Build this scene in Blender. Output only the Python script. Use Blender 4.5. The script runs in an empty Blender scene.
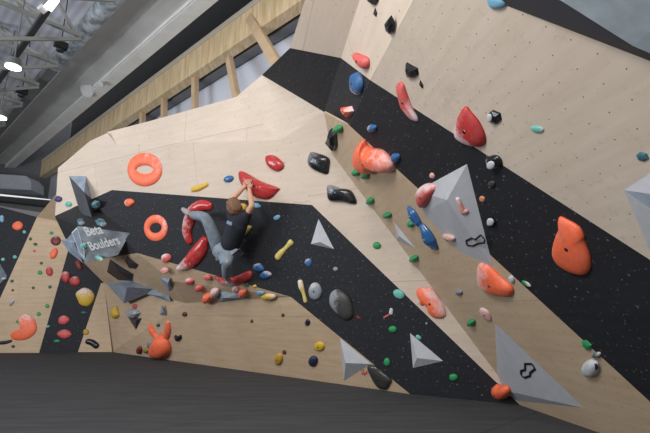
import bpy, bmesh, math, random
from mathutils import Vector, Matrix
random.seed(7)
SC = bpy.context.scene
COL = SC.collection

# ------------------------------------------------------------------ camera
F = 433.0                       # focal length in pixels of a 650 px wide frame
TH = math.atan((312-216.5)/F)   # camera looks 12.4 degrees up
CT, ST = math.cos(TH), math.sin(TH)
O = Vector((0, 0, 1.0))
cam = bpy.data.cameras.new('camera')
cam.sensor_width = 36; cam.lens = 36*F/650; cam.clip_start = .05; cam.clip_end = 200
camo = bpy.data.objects.new('camera', cam); COL.objects.link(camo)
camo.location = O; camo.rotation_euler = (math.pi/2+TH, 0, 0)
SC.camera = camo

# ------------------------------------------------------------------ world, lights, exposure
w = bpy.data.worlds.new('world'); SC.world = w; w.use_nodes = True
bg = w.node_tree.nodes['Background']
bg.inputs['Color'].default_value = (.93, .96, 1.0, 1); bg.inputs['Strength'].default_value = .5
def area(name, loc, target, sx, sy, power, col):
    l = bpy.data.lights.new(name, 'AREA'); l.shape = 'RECTANGLE'; l.size = sx; l.size_y = sy
    l.energy = power; l.color = col
    o = bpy.data.objects.new(name, l); COL.objects.link(o); o.location = loc
    o.rotation_euler = (Vector(target)-Vector(loc)).to_track_quat('-Z', 'Y').to_euler()
    return o
area('daylight_from_rear_windows', (-.8, -4.2, 7.8), (-1.4, 6.5, 3.0), 5, 2.2, 430, (1, .985, .965))
area('fill_for_right_overhang', (-3.0, -.3, 4.3), (1.2, 2.4, 3.0), 2.2, 1.4, 225, (1, .985, .96))  # unseen lamp added left of the camera to brighten the right overhang
area('uplight_fill_for_ceiling', (-9.5, 3.0, 2.2), (-5.5, 9, 9), 5, 2, 430, (.9, .95, 1))  # unseen uplight added low at the side to lift girder and ceiling
SC.view_settings.view_transform = 'Standard'; SC.view_settings.look = 'None'
SC.view_settings.gamma = 1; SC.view_settings.use_curve_mapping = False
SC.view_settings.exposure = 0.12

# ------------------------------------------------------------------ survey helpers: sight lines onto real planes
def ray(px, py):
    u = (px-325)/F; v = (216.5-py)/F
    return Vector((u, CT-v*ST, ST+v*CT))
def plane(p, q, r):
    n = (q-p).cross(r-p).normalized()
    if n.dot(O-p) < 0: n = -n
    return (n, n.dot(p))
def hit(pl, px, py, h=0.0):
    d = ray(px, py); n, c = pl
    return O + d*((c+h-n.dot(O))/n.dot(d))
FL = (Vector((0, 0, 1)), 0.0)
def fl(px, py): return hit(FL, px, py)
def atY(px, py, Y):
    d = ray(px, py); return O + d*(Y/d.y)
def over(p, q, deg):
    d = (q-p).normalized(); n = Vector((d.y, -d.x, 0))
    if n.dot(O-p) < 0: n = -n
    return plane(p, q, p+n*math.sin(math.radians(deg))+Vector((0, 0, math.cos(math.radians(deg)))))

# hall axes: dL runs away along the hall, nn points from the camera to the wall
NN = Vector((.675, .737, 0)).normalized(); DL = Vector((-NN.y, NN.x, 0))
def hall(q, s, z): return NN*q + DL*s + Vector((0, 0, z))
def atq(px, py, q):
    d = ray(px, py); return O + d*(q/d.dot(NN))

# ------------------------------------------------------------------ the planes of the climbing wall
PA = fl(410, 394); R0 = fl(520, 405)
S = over(PA, R0, 15)
LW = plane(fl(112, 352), PA, hit(S, 291, 297))
M_ = plane(hit(S, 280, 140), hit(S, 312, 205), atY(112, 190, 7.5))
N_ = plane(hit(S, 312, 205), hit(S, 291, 297), hit(M_, 112, 190))
K = hit(S, 332, 154)
R_ = plane(R0, K, O + ray(650, 0)*1.7)
UB = plane(hit(M_, 117, 145), hit(M_, 280, 140), hit(M_, 150, 121, -.10))
T4 = plane(hit(S, 324, 112), hit(S, 280, 140), hit(UB, 236, 97))
B_ = plane(hit(S, 324, 112), hit(R_, 350, 126), hit(R_, 413, 0))
A_ = plane(hit(B_, 341, 58), hit(B_, 324, 112), hit(T4, 262, 75))
Q1 = over(fl(0, 353), fl(112, 352.5), 0)
U_ = plane(hit(N_, 291, 297), hit(N_, 137, 253), hit(LW, 185, 303))
RG = hit(U_, 172, 281, .07)
PT = {'S': S, 'L': LW, 'M': M_, 'V': UB, 'N': N_, 'R': R_, 'T': T4, 'B': B_, 'A': A_, 'Q': Q1, 'U': U_, 'F': FL}

# ------------------------------------------------------------------ materials
MATS = {}
def newmat(name):
    m = bpy.data.materials.new(name); m.use_nodes = True; nt = m.node_tree
    b = nt.nodes['Principled BSDF']; return m, nt, b
def srgb(r, g, b):
    f = lambda c: (c/255/12.92) if c/255 <= .04045 else ((c/255+.055)/1.055)**2.4
    return (f(r), f(g), f(b), 1)
class NT:
    def __init__(s, nt): s.nt = nt
    def n(s, t, **k):
        x = s.nt.nodes.new(t)
        for a, v in k.items(): setattr(x, a, v)
        return x
    def l(s, a, b): s.nt.links.new(a, b)
    def math(s, op, a, b=None, c=None, clamp=False):
        x = s.n('ShaderNodeMath', operation=op, use_clamp=clamp)
        for i, v in enumerate((a, b, c)):
            if v is None: continue
            if isinstance(v, (int, float)): x.inputs[i].default_value = v
            else: s.l(v, x.inputs[i])
        return x.outputs[0]
    def mix(s, fac, a, b):
        x = s.n('ShaderNodeMix', data_type='RGBA')
        for sock, v in ((x.inputs[0], fac), (x.inputs[6], a), (x.inputs[7], b)):
            if isinstance(v, (int, float)): sock.default_value = v
            elif isinstance(v, tuple): sock.default_value = v
            else: s.l(v, sock)
        return x.outputs[2]
    def noise(s, vec, scale, detail=3, rough=.5):
        x = s.n('ShaderNodeTexNoise'); x.inputs['Scale'].default_value = scale
        x.inputs['Detail'].default_value = detail; x.inputs['Roughness'].default_value = rough
        if vec is not None: s.l(vec, x.inputs['Vector'])
        return x.outputs['Fac']
    def ramp(s, v, lo, hi):
        x = s.n('ShaderNodeMapRange'); x.inputs[1].default_value = lo; x.inputs[2].default_value = hi
        s.l(v, x.inputs[0]); return x.outputs[0]
    def dots(s, uv, pitch, rad, soft=.4):
        """staggered grid of t-nut holes, in metres of board"""
        sep = s.n('ShaderNodeSeparateXYZ'); s.l(uv, sep.inputs[0])
        row = s.math('FLOOR', s.math('DIVIDE', sep.outputs[1], pitch))
        off = s.math('MULTIPLY', s.math('MODULO', s.math('ABSOLUTE', row), 2.0), pitch*.5)
        fx = s.math('SUBTRACT', s.math('FRACT', s.math('DIVIDE', s.math('ADD', sep.outputs[0], off), pitch)), .5)
        fy = s.math('SUBTRACT', s.math('FRACT', s.math('DIVIDE', sep.outputs[1], pitch)), .5)
        d = s.math('MULTIPLY', s.math('SQRT', s.math('ADD', s.math('POWER', s.math('ABSOLUTE', fx), 2.0), s.math('POWER', s.math('ABSOLUTE', fy), 2.0))), pitch)
        return s.math('LESS_THAN', d, rad)

def board(name, base, dark, dotcol, painted=False, dense=False):
    m, nt, b = newmat(name); g = NT(nt)
    uv = g.n('ShaderNodeUVMap').outputs[0]
    mp = g.n('ShaderNodeMapping'); mp.inputs['Scale'].default_value = (1.2, 9, 1); g.l(uv, mp.inputs[0])
    grain = g.noise(mp.outputs[0], 1.6, 5, .6)
    big = g.noise(uv, .8, 2)
    # boards 1.22 x 2.44 m with their own tone
    br = g.n('ShaderNodeTexBrick'); mq = g.n('ShaderNodeMapping'); mq.inputs['Location'].default_value = (.9, .3, 0) if dense else (0, 0, 0); g.l(uv, mq.inputs[0]); g.l(mq.outputs[0], br.inputs['Vector']); br.offset = .5
    br.inputs['Scale'].default_value = 1; br.inputs['Brick Width'].default_value = 30 if dense else 2.44
    br.inputs['Row Height'].default_value = 9 if dense else 1.22; br.inputs['Mortar Size'].default_value = .0035
    br.inputs['Mortar Smooth'].default_value = .1
    br.inputs['Color1'].default_value = (0, 0, 0, 1); br.inputs['Color2'].default_value = (1, 1, 1, 1)
    c = g.mix(g.ramp(grain, .3, .7), base, dark)
    if not painted:
        c = g.mix(g.math('MULTIPLY', br.outputs['Color'], .22), c, tuple(x*.78 for x in dark[:3])+(1,))
        c = g.mix(g.math('MULTIPLY', g.ramp(big, .35, .7), .35), c, tuple(x*.85 for x in dark[:3])+(1,))
        c = g.mix(g.math('MULTIPLY', br.outputs['Fac'], .3 if dense else .45), c, (.12, .08, .05, 1))
        # shoe scuffs and chalk smears
        sc = g.noise(uv, 3.2, 6, .7)
        c = g.mix(g.math('MULTIPLY', g.ramp(sc, .58, .75), .25), c, (.30, .25, .21, 1))
    else:
        sp = g.noise(uv, 34, 2, .5)
        c = g.mix(g.math('MULTIPLY', g.ramp(sp, .66, .74), .35), c, (.45, .45, .47, 1))
        c = g.mix(g.math('MULTIPLY', br.outputs['Fac'], .5), c, (.004, .004, .004, 1))
    ck = g.math('MULTIPLY', g.dots(uv, .13 if dense else .19, .0042 if dense else (.0062 if not painted else .005)), .8)
    jit = g.ramp(g.noise(uv, 2.5, 1), .38, .62)
    c = g.mix(ck if dense else g.math('MULTIPLY', ck, jit), c, dotcol)
    if dense: c = g.mix(g.math('MULTIPLY', g.ramp(g.noise(uv, 16, 5, .7), .58, .75), .35), c, srgb(120, 100, 84))
    g.l(c, b.inputs['Base Color'])
    b.inputs['Roughness'].default_value = .62 if not painted else .7
    b.inputs['Specular IOR Level'].default_value = .3
    return m
PLY = board('birch_plywood', srgb(216, 200, 185), srgb(204, 187, 170), srgb(70, 58, 48))
PLYW = board('plywood_shaded', srgb(210, 186, 158), srgb(192, 165, 135), srgb(70, 58, 48))  # lower panels: their dim light is mixed into the board colour
PLYT = board('pale_scuffed_plywood', srgb(217, 202, 187), srgb(203, 187, 170), srgb(60, 50, 42), dense=True)  # upper panels: paler, lit copy of the scuffed board
PLYR = board('scuffed_plywood_shaded', srgb(209, 187, 161), srgb(194, 169, 140), srgb(60, 50, 42), dense=True)  # lower overhang: warm shade mixed into the scuffed board's colour
BLK = board('black_painted_board', srgb(40, 41, 46), srgb(34, 35, 40), srgb(150, 150, 152), True)

def simple(name, col, rough=.5, metal=0, spec=.5, vary=.12, scale=6, bump=0):
    if name in MATS: return MATS[name]
    m, nt, b = newmat(name); g = NT(nt)
    co = g.n('ShaderNodeTexCoord').outputs['Object']
    nz = g.noise(co, scale, 4)
    c = g.mix(g.ramp(nz, .3, .7), col, tuple(x*(1-vary) for x in col[:3])+(1,))
    g.l(c, b.inputs['Base Color'])
    b.inputs['Roughness'].default_value = rough; b.inputs['Metallic'].default_value = metal
    b.inputs['Specular IOR Level'].default_value = spec
    if bump:
        bp = g.n('ShaderNodeBump'); bp.inputs['Strength'].default_value = bump; bp.inputs['Distance'].default_value = .01
        g.l(g.noise(co, scale*6, 4), bp.inputs['Height']); g.l(bp.outputs[0], b.inputs['Normal'])
    MATS[name] = m; return m

HUES = dict(
    orange=(255, 116, 76), red=(188, 52, 52), pinkred=(214, 92, 88), pink=(224, 156, 148), blue=(44, 100, 156),
    lightblue=(120, 175, 205), teal=(60, 110, 120), turquoise=(110, 190, 180), green=(40, 150, 90),
    darkgreen=(45, 85, 60), yellow=(218, 176, 50), paleyellow=(214, 194, 110), black=(28, 30, 34), navy=(32, 40, 70),
    white=(205, 208, 212), grey=(140, 148, 156), darkgrey=(62, 62, 60), purple=(62, 56, 100), darkred=(120, 30, 36),
    brown=(96, 62, 46), tan=(206, 140, 100), olive=(150, 136, 60), ochre=(196, 150, 56), skinpink=(226, 176, 166))
def holdmat(hue, chalk=0.0, dx=0.0, dy=0.0, glossy=False, tint=(232, 214, 214)):
    key = f'{hue}_resin_{int(chalk*100)}_{int(dx*10)}_{int(dy*10)}_{glossy}'
    if key in MATS: return MATS[key]
    m, nt, b = newmat(key); g = NT(nt)
    tc = g.n('ShaderNodeTexCoord'); sep = g.n('ShaderNodeSeparateXYZ'); g.l(tc.outputs['Generated'], sep.inputs[0])
    base = srgb(*HUES[hue])
    nz = g.noise(tc.outputs['Object'], 22, 4, .6)
    c = g.mix(g.ramp(nz, .35, .65), base, tuple(x*.86 for x in base[:3])+(1,))
    c = g.mix(g.math('MULTIPLY', g.ramp(g.noise(tc.outputs['Object'], 9, 6, .75), .50, .72), .05 if max(HUES[hue]) < 110 else .12), c, srgb(208, 200, 198))
    if chalk > 0:
        if max(HUES[hue]) < 110: tint = (150, 154, 160)
        # climbing chalk rubbed onto one side of the hold
        v = g.math('ADD', g.math('MULTIPLY', g.math('SUBTRACT', sep.outputs[0], .5), dx), g.math('MULTIPLY', g.math('SUBTRACT', sep.outputs[1], .5), dy))
        v = g.math('ADD', v, g.math('MULTIPLY', g.math('SUBTRACT', g.noise(tc.outputs['Object'], 14, 5, .7), .5), 1.1))
        mask = g.ramp(v, .22-chalk*.45, .55-chalk*.3)
        c = g.mix(g.math('MULTIPLY', mask, .85, clamp=True), c, srgb(*tint))
    g.l(c, b.inputs['Base Color'])
    b.inputs['Roughness'].default_value = .22 if glossy else .5
    bp = g.n('ShaderNodeBump'); bp.inputs['Strength'].default_value = .15 if glossy else .35; bp.inputs['Distance'].default_value = .004
    g.l(g.noise(tc.outputs['Object'], 90, 3), bp.inputs['Height']); g.l(bp.outputs[0], b.inputs['Normal'])
    MATS[key] = m; return m
VOLG = simple('grey_textured_volume_paint', srgb(188, 190, 196), .7, vary=.10, scale=9, bump=.2)
VOLD = simple('dark_grey_volume_paint', srgb(70, 72, 78), .6, vary=.3, scale=5, bump=.2)
VOLB = simple('blue_grey_volume_paint', srgb(150, 162, 178), .6, vary=.35, scale=7, bump=.2)
VOLBLK = simple('black_volume_paint', srgb(34, 35, 38), .5, vary=.3, scale=7)
BOLT = simple('steel_bolt', (.16, .16, .17, 1), .35, 1)
CHALKW = simple('white_marking_paint', srgb(225, 226, 226), .7)
INK = simple('black_marking_paint', srgb(24, 24, 26), .7)
TIMBER = simple('pale_timber', srgb(205, 176, 142), .7, vary=.2, scale=4)
STEEL = simple('grey_painted_steel', srgb(122, 122, 120), .6, vary=.15, scale=2)
TRUSSM = simple('truss_steel', srgb(150, 150, 144), .6, vary=.15, scale=2)
SKIN = simple('skin', srgb(206, 160, 134), .55, vary=.06)
def emis(name, col, s):
    m, nt, b = newmat(name); b.inputs['Emission Color'].default_value = col; b.inputs['Emission Strength'].default_value = s
    return m

# ------------------------------------------------------------------ object helpers
def link(name, me, mats=None, parent=None):
    o = bpy.data.objects.new(name, me); COL.objects.link(o)
    for m in (mats or []): me.materials.append(m)
    if parent is not None: o.parent = parent
    return o
def tag(o, label=None, cat=None, group=None, kind=None):
    if label: o['label'] = label
    if cat: o['category'] = cat
    if group: o['group'] = group
    if kind: o['kind'] = kind
    return o
def empty(name, loc=(0, 0, 0)):
    o = bpy.data.objects.new(name, None); COL.objects.link(o); o.location = loc; o.empty_display_size = .1
    return o
def frame_of(origin, n, up=Vector((0, 0, 1))):
    x = up.cross(n)
    if x.length < 1e-4: x = Vector((1, 0, 0))
    x.normalize(); y = n.cross(x).normalized()
    return Matrix(((x.x, y.x, n.x, origin.x), (x.y, y.y, n.y, origin.y), (x.z, y.z, n.z, origin.z), (0, 0, 0, 1)))
def setframe(o, Mx, parent=None):
    o.matrix_world = Mx
def reparent(o, parent, pw):
    """child given in world matrix, parent world matrix pw"""
    Mw = o.matrix_world.copy(); o.parent = parent; o.matrix_parent_inverse = Matrix(); o.matrix_basis = pw.inverted() @ Mw
def smooth(me, on=True):
    for p in me.polygons: p.use_smooth = on
def box_pts(bm, c8, mi=0):
    v = [bm.verts.new(p) for p in c8]
    for f in ((0, 1, 2, 3), (7, 6, 5, 4), (0, 4, 5, 1), (1, 5, 6, 2), (2, 6, 7, 3), (3, 7, 4, 0)):
        fc = bm.faces.new([v[i] for i in f]); fc.material_index = mi
def bar(bm, a, b, wd, ht, up=Vector((0, 0, 1)), mi=0):
    a = Vector(a); b = Vector(b); d = (b-a).normalized(); s = d.cross(up)
    if s.length < 1e-4: s = Vector((1, 0, 0))
    s.normalize(); t = s.cross(d).normalized(); s = s*wd/2; t = t*ht/2
    box_pts(bm, [a-s-t, a+s-t, a+s+t, a-s+t, b-s-t, b+s-t, b+s+t, b-s+t], mi)
def fin(bm, name, mats, parent=None, sm=False):
    bmesh.ops.recalc_face_normals(bm, faces=bm.faces[:])
    me = bpy.data.meshes.new(name); bm.to_mesh(me); bm.free()
    if sm: smooth(me)
    return link(name, me, mats, parent)
def tube(bm, pts, radii, seg=10, caps=True, mi=0, flat=None):
    """swept round section along points, flat = (normal, factor) squashes it"""
    pts = [Vector(p) for p in pts]; rings = []
    prev = None
    for i, p in enumerate(pts):
        d = (pts[min(i+1, len(pts)-1)]-pts[max(i-1, 0)]).normalized()
        a = prev if prev is not None else (Vector((0, 0, 1)) if abs(d.z) < .9 else Vector((1, 0, 0)))
        s = d.cross(a).normalized(); t = s.cross(d).normalized(); prev = t
        r = radii[i] if hasattr(radii, '__len__') else radii
        rings.append([bm.verts.new(p+(s*math.cos(k*2*math.pi/seg)+t*math.sin(k*2*math.pi/seg))*r) for k in range(seg)])
    for i in range(len(rings)-1):
        for k in range(seg):
            f = bm.faces.new((rings[i][k], rings[i][(k+1) % seg], rings[i+1][(k+1) % seg], rings[i+1][k])); f.material_index = mi; f.smooth = True
    if caps:
        for r in (rings[0], rings[-1][::-1]):
            f = bm.faces.new(r); f.material_index = mi
def inpoly(x, y, P):
    c = False; j = len(P)-1
    for i in range(len(P)):
        xi, yi = P[i]; xj, yj = P[j]
        if (yi > y) != (yj > y) and x < (xj-xi)*(y-yi)/(yj-yi)+xi: c = not c
        j = i
    return c

# ------------------------------------------------------------------ floor
m, nt, b = newmat('charcoal_mat_carpet'); g = NT(nt)
tc = g.n('ShaderNodeTexCoord'); mp = g.n('ShaderNodeMapping'); mp.inputs['Rotation'].default_value = (0, 0, math.radians(-43)); mp.inputs['Scale'].default_value = (.5, 4, 1)
g.l(tc.outputs['Object'], mp.inputs[0])
c = g.mix(g.ramp(g.noise(mp.outputs[0], 2.2, 6, .65), .35, .7), srgb(54, 55, 57), srgb(74, 75, 77))
c = g.mix(g.math('MULTIPLY', g.ramp(g.noise(tc.outputs['Object'], 160, 2), .4, .65), .3), c, srgb(110, 110, 114))
br = g.n('ShaderNodeTexBrick'); mp2 = g.n('ShaderNodeMapping'); mp2.inputs['Rotation'].default_value = (0, 0, math.radians(-43)); g.l(tc.outputs['Object'], mp2.inputs[0]); g.l(mp2.outputs[0], br.inputs['Vector'])
br.inputs['Scale'].default_value = 1; br.inputs['Brick Width'].default_value = 9; br.inputs['Row Height'].default_value = 2; br.inputs['Mortar Size'].default_value = .012
c = g.mix(g.math('MULTIPLY', br.outputs['Fac'], .35), c, srgb(40, 41, 44))
g.l(c, b.inputs['Base Color']); b.inputs['Roughness'].default_value = .9; b.inputs['Specular IOR Level'].default_value = .2
bp = g.n('ShaderNodeBump'); bp.inputs['Strength'].default_value = .4; bp.inputs['Distance'].default_value = .005
g.l(g.noise(tc.outputs['Object'], 220, 2), bp.inputs['Height']); g.l(bp.outputs[0], b.inputs['Normal'])
bm = bmesh.new(); box_pts(bm, [Vector(p) for p in ((-22, -9, 0), (9, -9, 0), (9, 22, 0), (-22, 22, 0), (-22, -9, -.3), (9, -9, -.3), (9, 22, -.3), (-22, 22, -.3))])
tag(fin(bm, 'floor', [m]), kind='structure')

# ------------------------------------------------------------------ climbing wall facets
FACETS = []     # (pixel polygon, plane) used to find what a hold is bolted to
def add_facet(bm, uvl, pts, pl, mi, thick=.022):
    n = pl[0]; x = Vector((0, 0, 1)).cross(n).normalized(); y = n.cross(x)
    top = [bm.verts.new(p) for p in pts]; bot = [bm.verts.new(p-n*thick) for p in pts]
    fs = [bm.faces.new(top), bm.faces.new(bot[::-1])]
    for i in range(len(pts)):
        j = (i+1) % len(pts); fs.append(bm.faces.new((top[j], top[i], bot[i], bot[j])))
    for f in fs:
        f.material_index = mi
        for lp in f.loops: lp[uvl].uv = (lp.vert.co.dot(x), lp.vert.co.dot(y))
def wall(name, facets):
    bm = bmesh.new(); uvl = bm.loops.layers.uv.new('UVMap')
    for (mi, pl, poly) in facets:
        if isinstance(pl, str):
            P = PT[pl]; pts = [hit(P, *p) for p in poly]; FACETS.append((poly, P))
        else:
            pts = pl; P = plane(pts[0], pts[1], pts[2]); FACETS.append((poly, P))
        add_facet(bm, uvl, pts, P, mi)
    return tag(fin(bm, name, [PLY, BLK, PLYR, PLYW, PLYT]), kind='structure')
wall('wall_back', [
    (0, 'V', [(107, 132), (150, 121), (236, 97), (280, 140), (117, 145)]),
    (0, 'M', [(58, 168), (90, 141), (107, 133), (117, 145), (280, 140), (312, 205), (112, 190), (92, 199), (55, 216)]),
    (1, 'N', [(112, 190), (312, 205), (291, 297), (137, 253)]),
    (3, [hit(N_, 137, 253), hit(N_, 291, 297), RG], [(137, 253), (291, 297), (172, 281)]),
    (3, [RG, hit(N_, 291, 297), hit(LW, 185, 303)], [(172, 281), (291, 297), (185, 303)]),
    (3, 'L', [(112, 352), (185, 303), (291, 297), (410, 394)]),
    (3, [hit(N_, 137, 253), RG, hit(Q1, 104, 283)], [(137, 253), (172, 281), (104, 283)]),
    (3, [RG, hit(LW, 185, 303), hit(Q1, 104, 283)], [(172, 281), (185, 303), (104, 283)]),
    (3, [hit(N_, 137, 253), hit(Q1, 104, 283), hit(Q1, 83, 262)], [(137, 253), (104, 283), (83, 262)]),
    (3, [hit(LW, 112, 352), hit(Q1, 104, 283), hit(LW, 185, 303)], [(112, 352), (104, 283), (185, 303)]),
    (1, [hit(M_, 92, 199), hit(M_, 112, 190), hit(N_, 137, 253), hit(M_, 55, 216)][:3], [(92, 199), (112, 190), (137, 253)]),
    (1, [hit(M_, 92, 199), hit(N_, 137, 253), hit(Q1, 83, 262)], [(92, 199), (137, 253), (83, 262)]),
    (1, [hit(M_, 55, 216), hit(M_, 92, 199), hit(Q1, 83, 262)], [(55, 216), (92, 199), (83, 262)]),
])
# left section, far down the hall
xq = lambda px, py: hit(Q1, px, py)
wall('wall_left', [
    (1, 'Q', [(-160, 175), (0, 207), (37, 217), (-18, 338), (-160, 338)]),
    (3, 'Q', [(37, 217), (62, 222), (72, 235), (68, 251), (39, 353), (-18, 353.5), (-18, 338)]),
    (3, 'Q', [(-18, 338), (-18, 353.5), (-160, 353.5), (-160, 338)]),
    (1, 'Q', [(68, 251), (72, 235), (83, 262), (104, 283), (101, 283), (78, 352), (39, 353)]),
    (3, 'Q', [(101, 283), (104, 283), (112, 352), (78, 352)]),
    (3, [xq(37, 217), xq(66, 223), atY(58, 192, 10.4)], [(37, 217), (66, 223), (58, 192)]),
])
# right-hand part: band and stripe facet S, the big overhang R, the turned facets above
def lin(a, b, x): return (x, a[1]+(b[1]-a[1])*(x-a[0])/(b[0]-a[0]))
def pix(p):
    dep = p.y*CT+(p.z-1)*ST; up = (p.z-1)*CT-p.y*ST
    return (325+F*p.x/dep, 216.5-F*up/dep)
rd = Vector((R_[0].y, -R_[0].x, 0)).normalized(); rd = rd if rd.y < 0 else -rd
RF = pix(R0+rd*2.05)
wall('wall_right', [
    (0, 'S', [(280, 140), (324, 112), (332, 154), (520, 405), (312, 205)]),
    (1, 'S', [(312, 205), (520, 405), (410, 394), (291, 297)]),
    (4, 'T', [(262, 75), (324, 112), (280, 140), (236, 97)]),
    (1, 'A', [(290, 48), (341, 58), (324, 112), (262, 75)]),
    (0, 'A', [(327, -60), (379, -60), (341, 58), (290, 48), (304, 3)]),
    (0, 'B', [(379, -60), (445.5, -60), (370, 80), (341, 58)]),
    (1, 'B', [(341, 58), (370, 80), (350, 126), (324, 112)]),
    (4, 'R', [(445.5, -60), (820, -60), (820, 369), (370, 80)]),
    (1, 'R', [(370, 80), (820, 369), (820, 558), (350, 126)]),
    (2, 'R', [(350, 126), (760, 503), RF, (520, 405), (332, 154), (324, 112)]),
])
def surf(px, py):
    for poly, P in reversed(FACETS):
        if inpoly(px, py, poly): return P
    best = min(FACETS, key=lambda f: min((px-a)**2+(py-b_)**2 for a, b_ in f[0]))
    return best[1]

# ------------------------------------------------------------------ volumes (closed polyhedra bolted on the wall)
def volume(label, base, apexes, faces, mats, fm=None, pl=None, name='climbing_volume', register=True, group=None, cat='volume'):
    """base: outline pixels on the wall plane; apexes: (px,py,height); faces index base+apexes"""
    P = pl or surf(sum(p[0] for p in base)/len(base), sum(p[1] for p in base)/len(base))
    if isinstance(P, str): P = PT[P]
    W = [hit(P, *p) for p in base]+[hit(P, a, b, h) for a, b, h in apexes]
    c = sum(W[:len(base)], Vector())/len(base); Fm = frame_of(c, P[0]); inv = Fm.inverted()
    bm = bmesh.new(); vs = [bm.verts.new(inv@p) for p in W]
    bm.faces.new(vs[:len(base)])
    px = list(base)+[(a, b) for a, b, h in apexes]
    for i, f in enumerate(faces):
        fc = bm.faces.new([vs[k] for k in f]); fc.material_index = fm[i] if fm else 0
        if register: FACETS.append(([px[k] for k in f], plane(W[f[0]], W[f[1]], W[f[2]])))
    o = fin(bm, name, mats); o.matrix_world = Fm
    tag(o, label, cat, group); o['_w'] = 1; del o['_w']
    return o, Fm, W
def fan(n, apex): return [(i, (i+1) % n, apex) for i in range(n)]
GV = 'grey volumes on the right-hand wall'
V1, V1F, V1W = volume('large grey triangular volume across the black stripe, carrying pink holds and a cloud outline',
    [(467, 164), (493, 267), (459, 251), (424, 213), (417, 191)], [(447, 200, .085)], fan(5, 5), [VOLG], pl='R', group=GV)
V2, V2F, _ = volume('pale grey volume with dark slash at the right edge of the picture',
    [(624, 190), (700, 141), (720, 260), (678, 292), (648, 247)], [(655, 212, .05), (690, 200, .07)],
    [(0, 1, 6), (0, 6, 5), (0, 5, 4), (4, 5, 3), (3, 5, 6), (3, 6, 2), (2, 6, 1)], [VOLG, VOLB], fm=[0, 1, 0, 0, 0, 0, 0], pl='R', group=GV)
V3, V3F, V3W = volume('grey triangular volume near the floor with a black arrow mark',
    [(495, 323), (584, 408), (512, 400), (498, 389)], [(507, 391, .05)], fan(4, 4), [VOLG], pl='R', group=GV)
volume('small white triangular volume on the lower black stripe', [(410, 333), (443, 361), (413, 368)], [(417, 358, .07)], fan(3, 3), [VOLG], pl='S', group=GV)
volume('grey pyramid volume at the foot of the black stripe beside the mat', [(340, 338), (371, 364), (344, 381)], [(345.5, 363, .10)], fan(3, 3), [VOLG, VOLG], pl='L', group=GV)
volume('small grey triangular volume on black board above the grey domes', [(318.5, 219), (334, 249), (311, 244)], [(320, 242, .06)], fan(3, 3), [VOLG], pl='S', group=GV)
volume('thin grey sliver volume on plywood below the blue double hold', [(394, 222), (416, 249), (396.5, 240)], [(399, 236, .04)], fan(3, 3), [VOLG], pl='R', group=GV)
volume('big blue grey faceted volume at the top right corner',
    [(492, 0), (445, -45), (620, -70), (760, -40), (760, 100), (650, 61)], [(560, 0, .10), (633, 46, .06), (700, -10, .13)],
    [(0, 1, 6), (1, 2, 6), (2, 8, 6), (2, 3, 8), (3, 4, 8), (4, 7, 8), (4, 5, 7), (5, 0, 7), (0, 6, 7), (6, 8, 7)],
    [simple('blue_grey_marbled_paint', srgb(186, 198, 208), .5, vary=.35, scale=8), simple('slate_paint', srgb(66, 68, 78), .6, vary=.2, scale=6)],
    fm=[1, 0, 0, 0, 0, 0, 1, 1, 1, 0], pl='R', group=GV)

# the prow with the gym's sign
LV = 'dark and grey volumes around the sign prow'
Wp = plane(hit(M_, 55, 216), hit(M_, 112, 190), hit(N_, 137, 253))
SGREY = simple('pale_sign_paint', srgb(166, 172, 180), .4, vary=.6, scale=4)
def hof(P, p): return P[0].dot(p)-P[1]
_p = hit(Wp, 78, 226, .40); TX = plane(_p, hit(Wp, 130, 233), hit(Wp, 86, 263, .16))
_c = hof(Wp, hit(TX, 118, 255))
sg, SGF, SGW = volume('faceted black and grey sign volume with white lettering on the wall corner',
    [(55, 217), (76, 206), (104, 214), (130, 233), (117, 250), (92, 256), (66, 240)], [(78, 226, .40), (118, 255, _c), (86, 263, .16)],
    [(0, 1, 7), (1, 2, 7), (2, 3, 7), (3, 8, 9, 7), (3, 4, 8), (4, 5, 9, 8), (5, 6, 9), (6, 7, 9), (6, 0, 7)], [VOLBLK, SGREY, VOLB], fm=[0, 0, 0, 1, 0, 0, 0, 2, 0], pl=Wp, name='sign_volume', group=LV, cat='sign')
volume('narrow blue grey volume hanging left below the sign', [(61, 240), (77, 235), (83, 263), (69, 252)], [(74, 243, .2)], fan(4, 4), [VOLB], pl=Wp, group=LV)
volume('tall dark volume rising over the plywood above the sign', [(69, 176), (86, 176), (92, 199), (78, 206)],
    [(84, 192, .20), (94, 224, hof(M_, hit(Wp, 94, 224, .12))), (84, 225, hof(M_, hit(Wp, 84, 225, .12)))],
    [(0, 1, 4), (1, 2, 4), (2, 5, 4), (4, 5, 6), (0, 4, 6), (0, 6, 3)], [VOLB, VOLD], fm=[0, 0, 1, 1, 1, 1], pl='M', group=LV)
UL = plane(hit(N_, 137, 253), RG, hit(Q1, 104, 283)); XL = plane(hit(LW, 112, 352), hit(Q1, 104, 283), hit(LW, 185, 303))
volume('blue grey pointed volume hanging under the overhang lip', [(106, 283), (132, 281), (153, 289)],
    [(147, 294, hof(UL, hit(XL, 147, 294, .10))), (124, 303.5, hof(UL, hit(XL, 124, 303.5, .16))), (127, 287, .22)],
    [(0, 1, 5), (1, 2, 5), (2, 3, 5), (3, 4, 5), (4, 0, 5), (0, 4, 3, 2)], [VOLB], pl=UL, group=LV)
volume('flat dark blue volume right of the pointed one under the lip', [(147, 294), (153, 289), (169, 296), (171, 302)], [(160, 296, .08)], fan(4, 4), [VOLB], pl='L', group=LV)
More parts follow.
